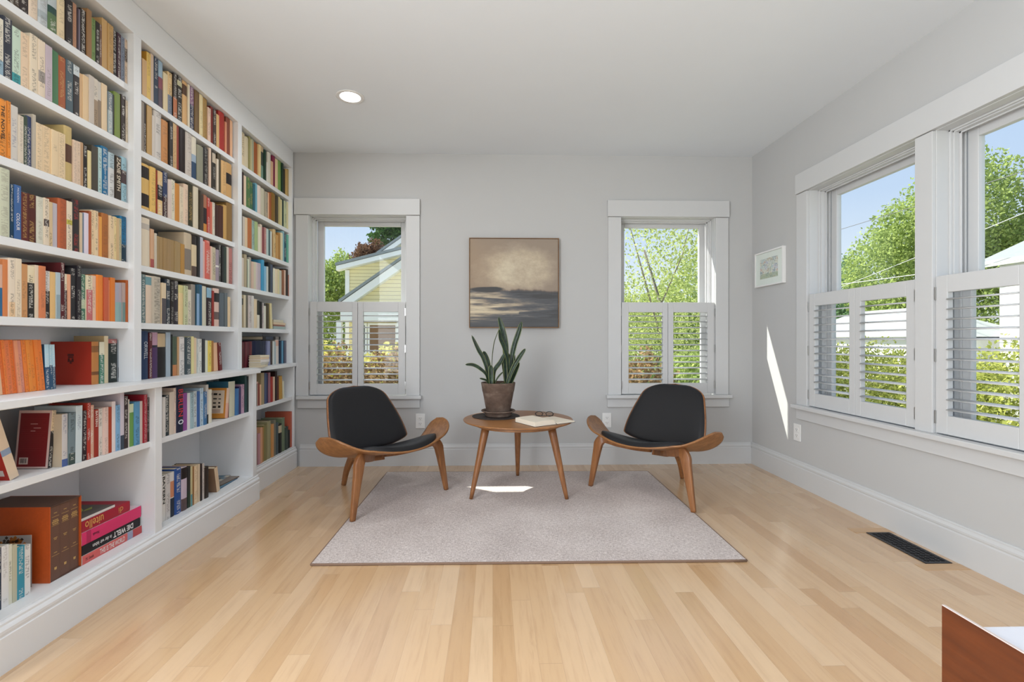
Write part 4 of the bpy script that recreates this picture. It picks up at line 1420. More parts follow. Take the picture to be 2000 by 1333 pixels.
prof = [(0, 0), (0.074, 0), (0.0775, 0.003), (0.103, 0.140 * PH / 0.205), (0.1035, 0.143 * PH / 0.205), (0.1055, 0.145 * PH / 0.205), (0.1145, PH - 0.004), (0.1145, PH), (0.107, PH), (0.1055, PH - 0.004), (0.102, PH - 0.022), (0, PH - 0.022)]
MB().lathe(prof, (PX, PY, ZP), 64).build('pot', M['clay'], pot)
MB().lathe([(0, PH - 0.0218), (0.1018, PH - 0.0218), (0.08, PH - 0.012), (0.03, PH - 0.010), (0, PH - 0.012)], (PX, PY, ZP), 40).build('soil', M['soil'], pot)


def mat_snake():
    n = NT('snake_plant_leaf')
    uv = n.n('UVMap', uv_map='UVMap')
    sp = n.n('SeparateXYZ')
    n.l(uv.outputs[0], sp.inputs[0])
    cv = n.n('CombineXYZ')
    oi = n.n('ObjectInfo')
    n.l(n.math('MULTIPLY', sp.outputs['X'], 1.5), cv.inputs[0])
    n.l(n.math('MULTIPLY', sp.outputs['Y'], 26), cv.inputs[1])
    n.l(n.math('MULTIPLY', oi.outputs['Random'], 30), cv.inputs[2])
    f = n.noise(cv.outputs[0], 1.6, 4, 0.6)
    body = n.ramp(f, [(0.36, (0.005, 0.013, 0.008)), (0.52, (0.010, 0.030, 0.014)), (0.68, (0.030, 0.066, 0.030))])
    e = n.math('GREATER_THAN', n.math('ABSOLUTE', n.math('SUBTRACT', sp.outputs['X'], 0.5)), 0.43)
    n.col(n.mix(n.math('MULTIPLY', e, 0.85), body, (0.17, 0.20, 0.06)))
    return n.set(0.38, spec=0.45)


M['snake'] = mat_snake()
LEAVES = [  # points measured along each leaf's midrib, widest half-width, depth offset at base and tip
    ([(398, 868), (352, 700), (305, 560), (252, 470), (176, 306)], 24, 0.01, -0.01, 0.2),
    ([(385, 868), (362, 720), (348, 610), (308, 486)], 40, 0.02, 0.03, 0.5),
    ([(362, 850), (338, 745), (262, 672), (190, 636), (108, 634)], 20, -0.03, -0.06, 0.6),
    ([(372, 862), (348, 815), (312, 796), (268, 784)], 12, -0.05, -0.08, 0.4),
    ([(398, 850), (402, 640), (412, 500), (434, 370), (488, 228)], 8, 0.05, 0.08, 1.1),
    ([(425, 868), (430, 715), (500, 612), (552, 508)], 26, 0.0, 0.03, -0.4),
    ([(572, 868), (562, 640), (560, 430), (530, 260), (482, 92)], 36, 0.03, 0.05, 0.15),
    ([(600, 868), (582, 600), (540, 440), (500, 340), (486, 238)], 30, 0.0, -0.02, 0.8),
    ([(618, 868), (630, 600), (660, 430), (712, 270), (746, 146)], 32, 0.04, 0.05, -0.3),
    ([(566, 868), (632, 690), (704, 560), (776, 455)], 26, -0.05, -0.08, -0.2),
    ([(606, 868), (652, 740), (684, 640), (690, 604)], 40, -0.02, -0.02, -0.6),
    ([(432, 850), (478, 770), (530, 716)], 10, -0.03, -0.05, -0.5),
    ([(398, 868), (396, 760), (390, 640)], 32, -0.05, -0.055, 0.05),
    ([(560, 868), (548, 720), (538, 610), (545, 512)], 30, 0.05, 0.06, 0.7),
    ([(604, 868), (604, 680), (598, 514)], 22, 0.06, 0.07, 0.3),
    ([(640, 868), (660, 700), (668, 530)], 18, 0.07, 0.08, 0.9),
    ([(470, 866), (505, 850), (530, 838)], 8, -0.07, -0.075, 0.1),
]


def spline(pts, n):
    P = [Vector(p) for p in pts]
    out = []
    for i in range(n + 1):
        t = i / n * (len(P) - 1)
        k = min(int(t), len(P) - 2)
        f = t - k
        p0, p1, p2, p3 = P[max(k - 1, 0)], P[k], P[k + 1], P[min(k + 2, len(P) - 1)]
        out.append(0.5 * ((2 * p1) + (p2 - p0) * f + (2 * p0 - 5 * p1 + 4 * p2 - p3) * f * f + (3 * p1 - p0 - 3 * p2 + p3) * f ** 3))
    return out


for pts, hw, dy0, dy1, tw in LEAVES:
    K = 1700.0
    mid = spline([((a - 476) / K, dy0 + (dy1 - dy0) * i / (len(pts) - 1), (868 - b) / K) for i, (a, b) in enumerate(pts)], 18)
    mid = [p + Vector((PX, PY, ZP + PH - 0.016)) for p in mid]
    vs, fs, uvs = [], [], []
    NW = 6
    for i, p in enumerate(mid):
        t = i / 18
        prof = (0.62 + 0.38 * min(1, t / 0.45)) * (1 - max(0, (t - 0.62) / 0.38) ** 2.0) ** 0.5 if t < 1 else 0.0
        w = max(0.0008, hw / K * prof)
        tan = (mid[min(i + 1, 18)] - mid[max(i - 1, 0)]).normalized()
        nrm = Vector((math.sin(tw), -math.cos(tw), 0))
        a = tan.cross(nrm).normalized()
        nn = a.cross(tan).normalized()
        for q in range(NW + 1):
            s = q / NW * 2 - 1
            vs.append(p + a * (w * s) - nn * (w * 0.35 * (1 - abs(s) ** 1.5)))
            uvs.append((q / NW, t * sum((mid[k + 1] - mid[k]).length for k in range(18))))
    W1 = NW + 1
    for i in range(18):
        for q in range(NW):
            fs.append((i * W1 + q, (i + 1) * W1 + q, (i + 1) * W1 + q + 1, i * W1 + q + 1))
    mb = MB().add(vs, fs, 0, True)
    lo = mb.build('leaf', M['snake'], pot, recalc=False)
    ul = lo.data.uv_layers.new(name='UVMap')
    for lp in lo.data.loops:
        ul.data[lp.index].uv = uvs[lp.vertex_index]
    md = lo.modifiers.new('thickness', 'SOLIDIFY')
    md.thickness = 0.0022

# ------------------------------------------------------------------ open book and glasses on the table
ob_ = thing('open_book', 'open book lying face up on the round table', 'book', (0.33, 2.965, TZ), static=False)
A = Vector((0.217, 2.816))
C_ = Vector((0.481, 2.976))
ang = math.atan2(C_.y - A.y, C_.x - A.x)
ob_.rotation_euler = (0, 0, ang)
# local: x across the spread, y from the near edge to the far edge
Lw, Rw, Hb = 0.158, 0.148, 0.205


def page_half(sgn, wid, thick, sag):
    mb = MB()
    n = 14

    def top(u, v):
        x = u * wid
        z = 0.004 + thick * (1 - (1 - min(1, u / 0.16)) ** 2) - sag * max(0, (u - 0.3)) ** 2 * thick
        return (sgn * x, -Hb / 2 + v * Hb, z)
    vs = [top(i / n, 0) for i in range(n + 1)] + [top(i / n, 1) for i in range(n + 1)]
    vs += [(sgn * (i / n) * wid, -Hb / 2, 0.0022) for i in range(n + 1)] + [(sgn * (i / n) * wid, Hb / 2, 0.0022) for i in range(n + 1)]
    N = n + 1
    fs = []
    for i in range(n):
        fs += [(i, i + 1, N + i + 1, N + i), (2 * N + i, 2 * N + i + 1, i + 1, i), (N + i, N + i + 1, 3 * N + i + 1, 3 * N + i), (2 * N + i, 3 * N + i, 3 * N + i + 1, 2 * N + i + 1)]
    fs.append((n, 2 * N + n, 3 * N + n, N + n))
    mb.add(vs, fs)
    return mb


MB().box(-Lw - 0.004, Rw + 0.004, -Hb / 2 - 0.004, Hb / 2 + 0.004, 0.0004, 0.002).build('cover', ink_mat('3a3230'), ob_, bevel=0.0005)
M['paper'] = mat_flat('cream_paper', hexc('e6dccb'), 0.9, 0.03, 40)
page_half(-1, Lw, 0.027, 0.25).build('left_pages', M['paper'], ob_)
page_half(1, Rw, 0.006, 0.2).build('right_pages', M['paper'], ob_)
MB().sweep([(0.001, Hb / 2 - 0.02, 0.0065), (0.002, 0.0, 0.0068), (0.002, -Hb / 2, 0.0065), (0.003, -Hb / 2 - 0.006, 0.004), (0.004, -Hb / 2 - 0.010, 0.001)], [(-0.002, -0.0003), (0.002, -0.0003), (0.002, 0.0003), (-0.002, 0.0003)], smooth=False).build('ribbon_marker', ink_mat('2a2430'), ob_)

gs = thing('eyeglasses', 'black round eyeglasses resting on the open book', 'glasses', (0.327, 3.010, TZ + 0.0325), static=False)
gs.rotation_euler = (0, 0, math.radians(-6))
fm = MB()
tilt = math.radians(38)
for sx in (-1, 1):
    pts = []
    for k in range(28):
        a_ = 2 * PI * k / 28
        x_, y_ = 0.0225 * math.cos(a_), 0.0195 * math.sin(a_)
        pts.append((sx * 0.0325 + x_, y_ * math.cos(tilt), 0.0125 + y_ * math.sin(tilt)))
    fm.tube(pts, 0.0022, 8, closed=True, up=(0, 0.3, 1))
fm.tube([(-0.0105, 0.004, 0.0155), (-0.004, 0.0065, 0.0180), (0.004, 0.0065, 0.0180), (0.0105, 0.004, 0.0155)], 0.0017, 8)
GLB = mat_flat('black_acetate', (0.012, 0.012, 0.013), 0.25, 0.05)
fm.build('frame_front', GLB, gs)
for sx in (-1, 1):
    MB().tube([(sx * 0.0545, 0.006, 0.0165), (sx * 0.0575, 0.002, 0.0150), (sx * 0.0560, -0.010, 0.0075), (sx * 0.040, -0.016 - 0.003 * sx, 0.0035), (-sx * 0.020, -0.018 - 0.004 * sx, 0.003), (-sx * 0.055, -0.014 - 0.005 * sx, 0.0025)], 0.0014, 8).build('temple', GLB, gs)
    mb = MB()
    pts = [(sx * 0.0325, 0, 0.0125)] + [(sx * 0.0325 + 0.0215 * math.cos(2 * PI * k / 24), 0.0185 * math.sin(2 * PI * k / 24) * math.cos(tilt), 0.0125 + 0.0185 * math.sin(2 * PI * k / 24) * math.sin(tilt)) for k in range(24)]
    mb.add(pts, [(0, 1 + k, 1 + (k + 1) % 24) for k in range(24)])
    mb.build('lens', M['glass'], gs)


# ------------------------------------------------------------------ lounge chairs
def shell_chord(s):
    a = abs(s)
    cap = math.sqrt(max(0.0, 1 - (max(0.0, a - 0.66) / 0.34) ** 2.3))
    c = (0.262 + 0.238 * math.exp(-(s / 0.36) ** 2)) * cap
    front = 0.105 - 0.155 * a ** 1.9
    mid_tip = -0.145
    fr = mid_tip + (front - mid_tip) * 1.0
    # keep the rounded tip centred on its own chord
    c_full = 0.262 + 0.238 * math.exp(-(s / 0.36) ** 2)
    centre = front - c_full / 2
    return centre + c / 2, centre - c / 2


Y_FLAT, Y_R, Y_TH = 0.255, 0.20, math.radians(66)
Y_LEN = Y_FLAT + Y_R * Y_TH


def shell_y(s):
    """arc length across the bent ply -> sideways position"""
    q = abs(s) * Y_LEN
    y = q if q < Y_FLAT else Y_FLAT + Y_R * math.sin((q - Y_FLAT) / Y_R)
    return math.copysign(y, s)


def shell_z(x, y):
    a = abs(y)
    z = 0.316 + 0.034 * min(1.0, a / Y_FLAT) ** 2
    if a > Y_FLAT:
        z += 0.5 * (a - Y_FLAT) * 0.25 + Y_R * (1 - math.sqrt(max(0.0, 1 - ((a - Y_FLAT) / Y_R) ** 2)))
    return z + 0.20 * x + 0.16 * (a / 0.455) ** 2 * (x + 0.10)


def shell_point(s, t, lift=0.0):
    fx, rx = shell_chord(s)
    x = fx + (rx - fx) * t
    y = shell_y(s)
    return (x, y, shell_z(x, y) + lift)


def back_outline(t):
    if t < 0.16:
        w = 0.285 * (0.24 + 0.76 * math.sin(t / 0.16 * PI / 2) ** 0.9)
    else:
        q = (t - 0.16) / 0.84
        w = 0.285 - (0.285 - 0.198) * (q * q * (1.6 - 0.6 * q))
    if t > 0.80:
        w *= max(0.0, 1 - ((t - 0.80) / 0.20) ** 2.3) ** (1 / 2.3)
    if t < 0.04:
        w *= math.sqrt(max(0, 1 - ((0.04 - t) / 0.04) ** 2))
    return w


def back_point(s, t, push=0.0, shrink=0.0):
    w = max(0.0, back_outline(t) - shrink)
    y = w * s
    z = 0.275 + 0.400 * t
    x = -0.318 - 0.215 * t ** 1.15 + 0.30 * y * y
    return (x + push * 0.9, y, z + push * 0.35)


def rbox(a, b):
    """rounded rectangle section, half sizes a (sideways) and b"""
    r = min(a, b) * 0.45
    out = []
    for cx_, cy_, a0 in ((a - r, b - r, 0), (-a + r, b - r, PI / 2), (-a + r, -b + r, PI), (a - r, -b + r, 1.5 * PI)):
        for k in range(4):
            t = a0 + k / 3 * PI / 2
            out.append((cx_ + r * math.cos(t), cy_ + r * math.sin(t)))
    return out


def make_chair(label, loc, face):
    ch = thing('shell_lounge_chair', label, 'chair', loc, 'lounge chairs beside the round table', face, static=False)
    o = MB().grid(lambda u, v: shell_point(u * 2 - 1, v), 64, 14).build('seat_shell', M['walnut_y'], ch)
    md = o.modifiers.new('ply', 'SOLIDIFY')
    md.thickness = 0.010
    md.offset = 0

    SP = 0.60

    def pad(u, v, top):
        s = (u * 2 - 1)
        e = max(0.0, 1 - abs(s) ** 5) ** 0.5
        ss = s * SP
        fx, rx = shell_chord(ss)
        fx -= 0.010
        rx += 0.03 + 0.06 * abs(s)
        mid = (fx + rx) / 2
        hf = (fx - rx) / 2 * (1 - 0.55 * abs(s) ** 6)
        vv = v * 2 - 1
        x = mid - vv * hf * (0.25 + 0.75 * e)
        y = shell_y(ss)
        th = 0.036 * (max(0, 1 - abs(s) ** 6) ** 0.5) * (max(0, 1 - abs(vv) ** 6) ** 0.5) if top else 0.0
        return (x, y, shell_z(x, y) + 0.0062 + th)
    mb = MB()
    mb.grid(lambda u, v: pad(u, v, True), 48, 24)
    mb.grid(lambda u, v: pad(u, 1 - v, False), 48, 24)
    mb.build('seat_pad', M['leather'], ch)

    o = MB().grid(lambda u, v: back_point(u * 2 - 1, v), 36, 44).build('backrest', M['walnut_z'], ch)
    md = o.modifiers.new('ply', 'SOLIDIFY')
    md.thickness = 0.010
    md.offset = 0

    def bpad(u, v, top):
        s, t = u * 2 - 1, 0.012 + v * 0.974
        e = (max(0, 1 - abs(s) ** 8) ** 0.5) * (max(0, 1 - abs(v * 2 - 1) ** 14) ** 0.5)
        return back_point(s, t, 0.0062 + (0.022 * e if top else 0), 0.008)
    mb = MB()
    mb.grid(lambda u, v: bpad(u, v, True), 36, 44)
    mb.grid(lambda u, v: bpad(1 - u, v, False), 36, 44)
    mb.build('back_pad', M['leather'], ch)

    for sy in (-1, 1):
        path = spline([(0.0, sy * 0.350, 0.0), (-0.005, sy * 0.334, 0.09), (-0.010, sy * 0.318, 0.18), (-0.014, sy * 0.304, 0.255), (-0.020, sy * 0.294, 0.300)] +
                      [(x_, sy * y_, shell_z(x_, y_) - 0.020 + 0.004 * k_) for k_, (x_, y_) in enumerate(((-0.035, 0.262), (-0.085, 0.195), (-0.16, 0.105), (-0.25, 0.036)))], 40)
        secs = []
        for i in range(41):
            t = i / 40
            wv = 0.0135 + 0.0165 * min(1, t / 0.45) - 0.008 * max(0, (t - 0.6) / 0.4)
            tv = 0.0115 + 0.005 * min(1, t / 0.45) - 0.007 * max(0, (t - 0.5) / 0.5)
            secs.append(rbox(wv, tv))
        lg = MB().sweep(path, secs, up=(1, 0, 0.02))
        lg.v = [(p[0], p[1], max(p[2], 0.0004)) for p in lg.v]
        lg.build('leg', M['walnut_z'], ch)
    path = spline([(-0.643, 0, -0.0112), (-0.610, 0, 0.09), (-0.565, 0, 0.165), (-0.530, 0, 0.205), (-0.48, 0, 0.220), (-0.40, 0, shell_z(-0.4, 0) - 0.017), (-0.29, 0, shell_z(-0.29, 0) - 0.013), (-0.20, 0, shell_z(-0.2, 0) - 0.009)], 36)
    secs = []
    for i in range(37):
        t = i / 36
        secs.append(rbox(0.015 + 0.017 * min(1, t / 0.5), 0.012 + 0.003 * min(1, t / 0.4) - 0.009 * max(0, (t - 0.6) / 0.4)))
    lg = MB().sweep(path, secs, up=(0, 1, 0))
    lg.v = [(p[0], p[1], max(p[2], -0.0105)) for p in lg.v]
    lg.build('leg', M['walnut_z'], ch)
    # bracket that carries the backrest
    path = spline([(-0.40, 0, 0.252), (-0.372, 0, 0.280), (-0.362, 0, 0.330), (-0.374, 0, 0.37), (-0.392, 0, 0.41)], 20)
    MB().sweep([Vector(p) + Vector((-0.006, 0, 0)) for p in path], rbox(0.035, 0.0055), up=(0, 1, 0)).build('back_bracket', M['walnut_z'], ch)
    return ch


RUGZ = 0.0112
make_chair('black leather and walnut shell chair nearest the bookcase', (-0.533, 2.870, RUGZ), math.atan2(-0.416, 0.484))
make_chair('black leather and walnut shell chair nearest the right wall', (0.903, 2.941, RUGZ), math.atan2(-0.441, -0.454))

# ------------------------------------------------------------------ wall things
pt = thing('seascape_painting', 'square abstract seascape painting in slim oak frame on back wall', 'painting', (0.169, YB, 1.444))
P0, P1, Q0, Q1 = -0.186, 0.524, 1.090, 1.799
fw = 0.0055
fr = MB()
fr.box(P0, P0 + fw, YB - 0.040, YB - 0.001, Q0, Q1)
fr.box(P1 - fw, P1, YB - 0.040, YB - 0.001, Q0, Q1)
fr.box(P0 + fw, P1 - fw, YB - 0.040, YB - 0.001, Q0, Q0 + fw)
fr.box(P0 + fw, P1 - fw, YB - 0.040, YB - 0.001, Q1 - fw, Q1)
fr.build('frame', M['oak'], pt, bevel=0.001)


def mat_sea():
    n = NT('painted_canvas')
    tc = n.n('TexCoord')
    sp = n.n('SeparateXYZ')
    n.l(tc.outputs['Generated'], sp.inputs[0])
    x, z = sp.outputs['X'], sp.outputs['Z']

    def V(sx, sz, off=0.0):
        cv = n.n('CombineXYZ')
        n.l(n.math('MULTIPLY', x, sx), cv.inputs[0])
        n.l(n.math('MULTIPLY', z, sz), cv.inputs[1])
        cv.inputs[2].default_value = off
        return cv.outputs[0]
    # sky: soft cloud of light above the horizon
    cloud = n.noise(V(4.2, 5.6), 1.0, 7, 0.68)
    dx = n.math('SUBTRACT', x, 0.52)
    dz = n.math('SUBTRACT', z, 0.64)
    r2 = n.math('ADD', n.math('MULTIPLY', n.math('MULTIPLY', dx, dx), 3.4), n.math('MULTIPLY', n.math('MULTIPLY', dz, dz), 9.0))
    glow = n.math('SUBTRACT', 1.0, n.math('MULTIPLY', r2, 1.5))
    f = n.math('ADD', n.math('MULTIPLY', glow, 0.36), n.math('MULTIPLY', cloud, 0.85))
    sky = n.ramp(f, [(0.28, hexc('8f7e6c')), (0.48, hexc('a1907b')), (0.64, hexc('b5a48b')), (0.84, hexc('d2c6ab'))])
    warm = n.noise(V(2.0, 1.6, 4.0), 1.2, 3)
    sky = n.mix(n.math('MULTIPLY', n.math('SUBTRACT', 0.45, x), n.math('MULTIPLY', warm, 0.9), True), sky, hexc('b08a58'))
    # sea: long horizontal strokes
    st = n.noise(V(2.2, 26.0, 2.0), 1.0, 5, 0.62)
    st2 = n.noise(V(5.0, 60.0, 7.0), 1.0, 3, 0.6)
    g = n.math('ADD', n.math('MULTIPLY', st, 0.75), n.math('MULTIPLY', st2, 0.25))
    light = n.math('ADD', g, n.math('MULTIPLY', n.math('SUBTRACT', 0.42, x), 0.26))
    zz = n.math('SUBTRACT', z, 0.24)
    light = n.math('ADD', light, n.math('SUBTRACT', 0.05, n.math('MULTIPLY', n.math('ABSOLUTE', zz), 0.9)))
    sea = n.ramp(light, [(0.30, hexc('1f2228')), (0.42, hexc('3c4048')), (0.50, hexc('67625e')), (0.56, hexc('a4957f')), (0.68, hexc('d8c9aa'))])
    edge = n.noise(V(4.0, 0.0, 1.0), 1.5, 4, 0.6)
    hz = n.math('ADD', 0.435, n.math('MULTIPLY', n.math('SUBTRACT', edge, 0.5), 0.10))
    hz = n.math('SUBTRACT', hz, n.math('MULTIPLY', x, 0.03))
    is_sky = n.math('GREATER_THAN', z, hz)
    c = n.mix(is_sky, sea, sky)
    # dark shore line and two dark islands
    d = n.math('ABSOLUTE', n.math('SUBTRACT', z, hz))
    shore = n.math('SUBTRACT', 1.0, n.math('MULTIPLY', d, 55.0), True)
    c = n.mix(n.math('MULTIPLY', shore, n.math('MULTIPLY', edge, 1.3), True), c, hexc('6a564a'))
    for cx_, cz_, rx_, rz_ in ((0.19, 0.425, 0.19, 0.030), (0.84, 0.348, 0.15, 0.026)):
        a_ = n.math('DIVIDE', n.math('SUBTRACT', x, cx_), rx_)
        b_ = n.math('DIVIDE', n.math('ADD', n.math('SUBTRACT', z, cz_), n.math('MULTIPLY', n.math('SUBTRACT', st, 0.5), 0.05)), rz_)
        q_ = n.math('ADD', n.math('MULTIPLY', a_, a_), n.math('MULTIPLY', b_, b_))
        k_ = n.math('SUBTRACT', 1.35, q_, True)
        c = n.mix(n.math('MULTIPLY', k_, 1.6, True), c, hexc('14161c'))
    # pale streak low on the left
    a_ = n.math('SUBTRACT', 1.0, n.math('MULTIPLY', n.math('ABSOLUTE', n.math('SUBTRACT', z, 0.165)), 45.0), True)
    c = n.mix(n.math('MULTIPLY', n.math('MULTIPLY', a_, n.math('LESS_THAN', n.math('ADD', x, n.math('MULTIPLY', st2, 0.12)), 0.62)), 0.75), c, hexc('d6c6a6'))
    low = n.math('SUBTRACT', 1.0, n.math('DIVIDE', z, 0.13), True)
    c = n.mix(n.math('MULTIPLY', low, 1.1, True), c, n.mix(g, hexc('22252a'), hexc('484c52')))
    weave = n.noise(V(300, 300), 1.0, 1)
    n.col(n.mix(0.12, c, n.mix(weave, (0.2, 0.2, 0.2), (0.8, 0.8, 0.8))))
    n.bump(g, 0.25, 0.002)
    return n.set(0.7)


MB().box(P0 + fw + 0.002, P1 - fw - 0.002, YB - 0.034, YB - 0.003, Q0 + fw + 0.002, Q1 - fw - 0.002).build('canvas', mat_sea(), pt)

ar = thing('watercolor_print', 'small white-framed watercolor of houses on the right wall', 'picture', (XR, 3.525, 1.537))
A0, A1, B0, B1 = 3.342, 3.706, 1.404, 1.669
fr = frame_ring(MB(), 'right', A0, A1, B0, B1, -0.026, -0.001, 0.012, 0.012, 0.012, 0.012)
fr.build('frame', M['plastic_white'], ar, bevel=0.001)
wbox(MB(), 'right', A0 + 0.012, A1 - 0.012, -0.016, -0.002, B0 + 0.012, B1 - 0.012).build('mount', mat_flat('picture_mount', (0.84, 0.84, 0.82), 0.7, 0.01), ar)
n_ = NT('watercolor_village')
tc_ = n_.n('TexCoord')
v1 = n_.n('TexVoronoi')
v1.inputs['Scale'].default_value = 7
n_.l(tc_.outputs['Generated'], v1.inputs['Vector'])
hs = n_.n('SeparateColor')
n_.l(v1.outputs['Color'], hs.inputs[0])
pal = n_.ramp(hs.outputs[0], [(0.1, hexc('b8c4cc')), (0.3, hexc('d8cdbe')), (0.5, hexc('cfa79c')), (0.65, hexc('a9b6a0')), (0.8, hexc('c0b9d0')), (0.95, hexc('8f9aa8'))])
nz = n_.noise(tc_.outputs['Generated'], 14, 4, 0.7)
c_ = n_.mix(n_.ramp(nz, [(0.42, (0, 0, 0)), (0.62, (1, 1, 1))]), pal, hexc('e6e4de'))
sp_ = n_.n('SeparateXYZ')
n_.l(tc_.outputs['Generated'], sp_.inputs[0])
c_ = n_.mix(n_.math('MULTIPLY', n_.math('LESS_THAN', sp_.outputs['Z'], 0.24), 0.55), c_, hexc('9aa886'))
n_.col(c_)
M['water'] = n_.set(0.7)
wbox(MB(), 'right', A0 + 0.072, A1 - 0.062, -0.0165, -0.0158, B0 + 0.058, B1 - 0.055).build('print', M['water'], ar)
wbox(MB(), 'right', A0 + 0.012, A1 - 0.012, -0.0215, -0.0195, B0 + 0.012, B1 - 0.012).build('glazing', M['glass'], ar)


def outlet(side, a, z, label):
    w, h = 0.072, 0.116
    o = thing('wall_outlet', label, 'outlet', win_map(side)(a, 0, z), 'wall outlets')
    wbox(MB(), side, a - w / 2, a + w / 2, -0.0065, -0.0003, z - h / 2, z + h / 2).build('cover_plate', M['plastic_white'], o, bevel=0.002)
    for dz in (0.0205, -0.0205):
        rc = wbox(MB(), side, a - 0.017, a + 0.017, -0.0085, -0.006, z + dz - 0.0145, z + dz + 0.0145).build('receptacle', M['plastic_white'], o, bevel=0.003)
        sl = MB()
        wbox(sl, side, a - 0.0075, a - 0.0055, -0.0090, -0.0084, z + dz - 0.002, z + dz + 0.007)
        wbox(sl, side, a + 0.0055, a + 0.0075, -0.0090, -0.0084, z + dz - 0.002, z + dz + 0.006)
        wbox(sl, side, a - 0.002, a + 0.002, -0.0090, -0.0084, z + dz - 0.010, z + dz - 0.006)
        s_ = sl.build('slots', M['dark'], rc, off=o.location)
    return o


outlet('back', -0.5725, 0.352, 'white wall outlet behind the left lounge chair arm')
outlet('back', 0.912, 0.3525, 'white wall outlet behind the right lounge chair arm')
outlet('right', 3.2135, 0.360, 'white wall outlet low on right wall under the window stool end')

# ------------------------------------------------------------------ floor register
V0, V1, W0, W1_ = 1.925, 2.046, 2.067, 2.406
vt = thing('floor_register', 'black iron floor register set in the boards by the right wall', 'vent', ((V0 + V1) / 2, (W0 + W1_) / 2, 0))
g = MB()
fwv = 0.012
g.box(V0, V0 + fwv, W0, W1_, 0.0005, 0.004)
g.box(V1 - fwv, V1, W0, W1_, 0.0005, 0.004)
g.box(V0 + fwv, V1 - fwv, W0, W0 + fwv, 0.0005, 0.004)
g.box(V0 + fwv, V1 - fwv, W1_ - fwv, W1_, 0.0005, 0.004)
g.build('rim', M['black_metal'], vt, bevel=0.0008)
g = MB()
ncol, nrow = 4, 13
cw, chh = (V1 - V0 - 2 * fwv) / ncol, (W1_ - W0 - 2 * fwv) / nrow
for i in range(ncol):
    for j in range(nrow):
        cx_, cy_ = V0 + fwv + (i + 0.5) * cw, W0 + fwv + (j + 0.5) * chh
        pts = [(cx_ + cw * 0.5 * math.cos(2 * PI * k / 12), cy_ + chh * 0.5 * math.sin(2 * PI * k / 12), 0.0028) for k in range(12)]
        g.tube(pts, 0.0013, 6, closed=True)
for i in range(ncol + 1):
    x_ = V0 + fwv + i * cw
    g.box(x_ - 0.0008, x_ + 0.0008, W0 + fwv, W1_ - fwv, 0.0012, 0.0032)
g.build('grille', M['black_metal'], vt)
MB().box(V0 + 0.004, V1 - 0.004, W0 + 0.004, W1_ - 0.004, 0.0002, 0.0010).build('duct_shade_plate', M['dark'], vt)  # solid plate, its black colour paints the shade of the duct
fr_ = MB()
MP = mat_wood('maple_border', hexc('bd9870'), hexc('cdaa84'), 'x', 0.35)
fr_.box(1.872, XR - 0.018, W0 - 0.056, W0 - 0.001, 0.0002, 0.0014)
MB().box(1.872, XR - 0.018, W1_ + 0.001, W1_ + 0.060, 0.0002, 0.0014).build('wood_border', MP, vt)
fr_.build('wood_border', MP, vt)

# ------------------------------------------------------------------ desk corner at the lower right
dk = thing('desk', 'reddish wooden desk with white top cut by the lower right corner', 'desk', (0.8, 0.1, 0))
MB().box(0.4735, 0.4765, -0.55, 0.490, 0.0005, 0.7192).build('side_panel', M['teak'], dk)
MB().box(0.4735, 0.4765, -0.55, 0.490, 0.7192, 0.7200).build('edge_strip', mat_flat('pale_edge_band', hexc('b4a8a4'), 0.5, 0.03), dk)
MB().box(0.4770, 1.35, -0.55, 0.457, 0.690, 0.7165).build('desktop', mat_flat('white_laminate', (0.52, 0.53, 0.58), 0.3, 0.01), dk, bevel=0.001)
MB().box(1.33, 1.35, -0.53, 0.44, 0.0005, 0.689).build('side_panel', M['teak'], dk)


# ------------------------------------------------------------------ recessed lights
def recessed(x, y, label):
    o = thing('recessed_light', label, 'light', (x, y, H), 'recessed ceiling lights')
    MB().lathe([(0.062, -0.0005), (0.082, -0.0005), (0.084, -0.003), (0.080, -0.006), (0.066, -0.007), (0.061, -0.004)], (x, y, H), 48).build('trim_ring', M['plastic_white'], o)
    MB().lathe([(0, -0.0046), (0.0605, -0.0046), (0.0605, -0.0010), (0, -0.0010)], (x, y, H), 48).build('diffuser', M['lamp'], o)
    l = bpy.data.lights.new('downlight', 'AREA')
    l.shape = 'DISK'
    l.size = 0.11
    l.energy = LAMP_W
    l.color = (0.97, 0.985, 1.0)
    lo = bpy.data.objects.new('downlight', l)
    COL.objects.link(lo)
    lo.location = (x, y, H - 0.012)
    return o


recessed(-0.862, 2.905, 'lit round recessed light in the ceiling')
for x_, y_ in ((1.05, 0.75), (-0.862, 0.75), (1.05, -0.9), (-0.862, -0.9)):  # unseen downlights added to lift the room's brightness
    recessed(x_, y_, 'unseen recessed light added in the ceiling behind the viewer to brighten the room')

# ------------------------------------------------------------------ outdoors
import numpy as np
GZ = -0.6
m = MB()
m.add([(-60, -40, GZ), (60, -40, GZ), (60, 60, GZ), (-60, 60, GZ)], [(0, 1, 2, 3)])
n_ = NT('mown_grass')
f_ = n_.noise(n_.coords('Object'), 3, 5, 0.7)
n_.col(n_.ramp(f_, [(0.3, hexc('8c8b7c')), (0.7, hexc('a9a896'))]))
struct(m, 'ground', n_.set(0.95), 'lawn around the house seen through the windows')


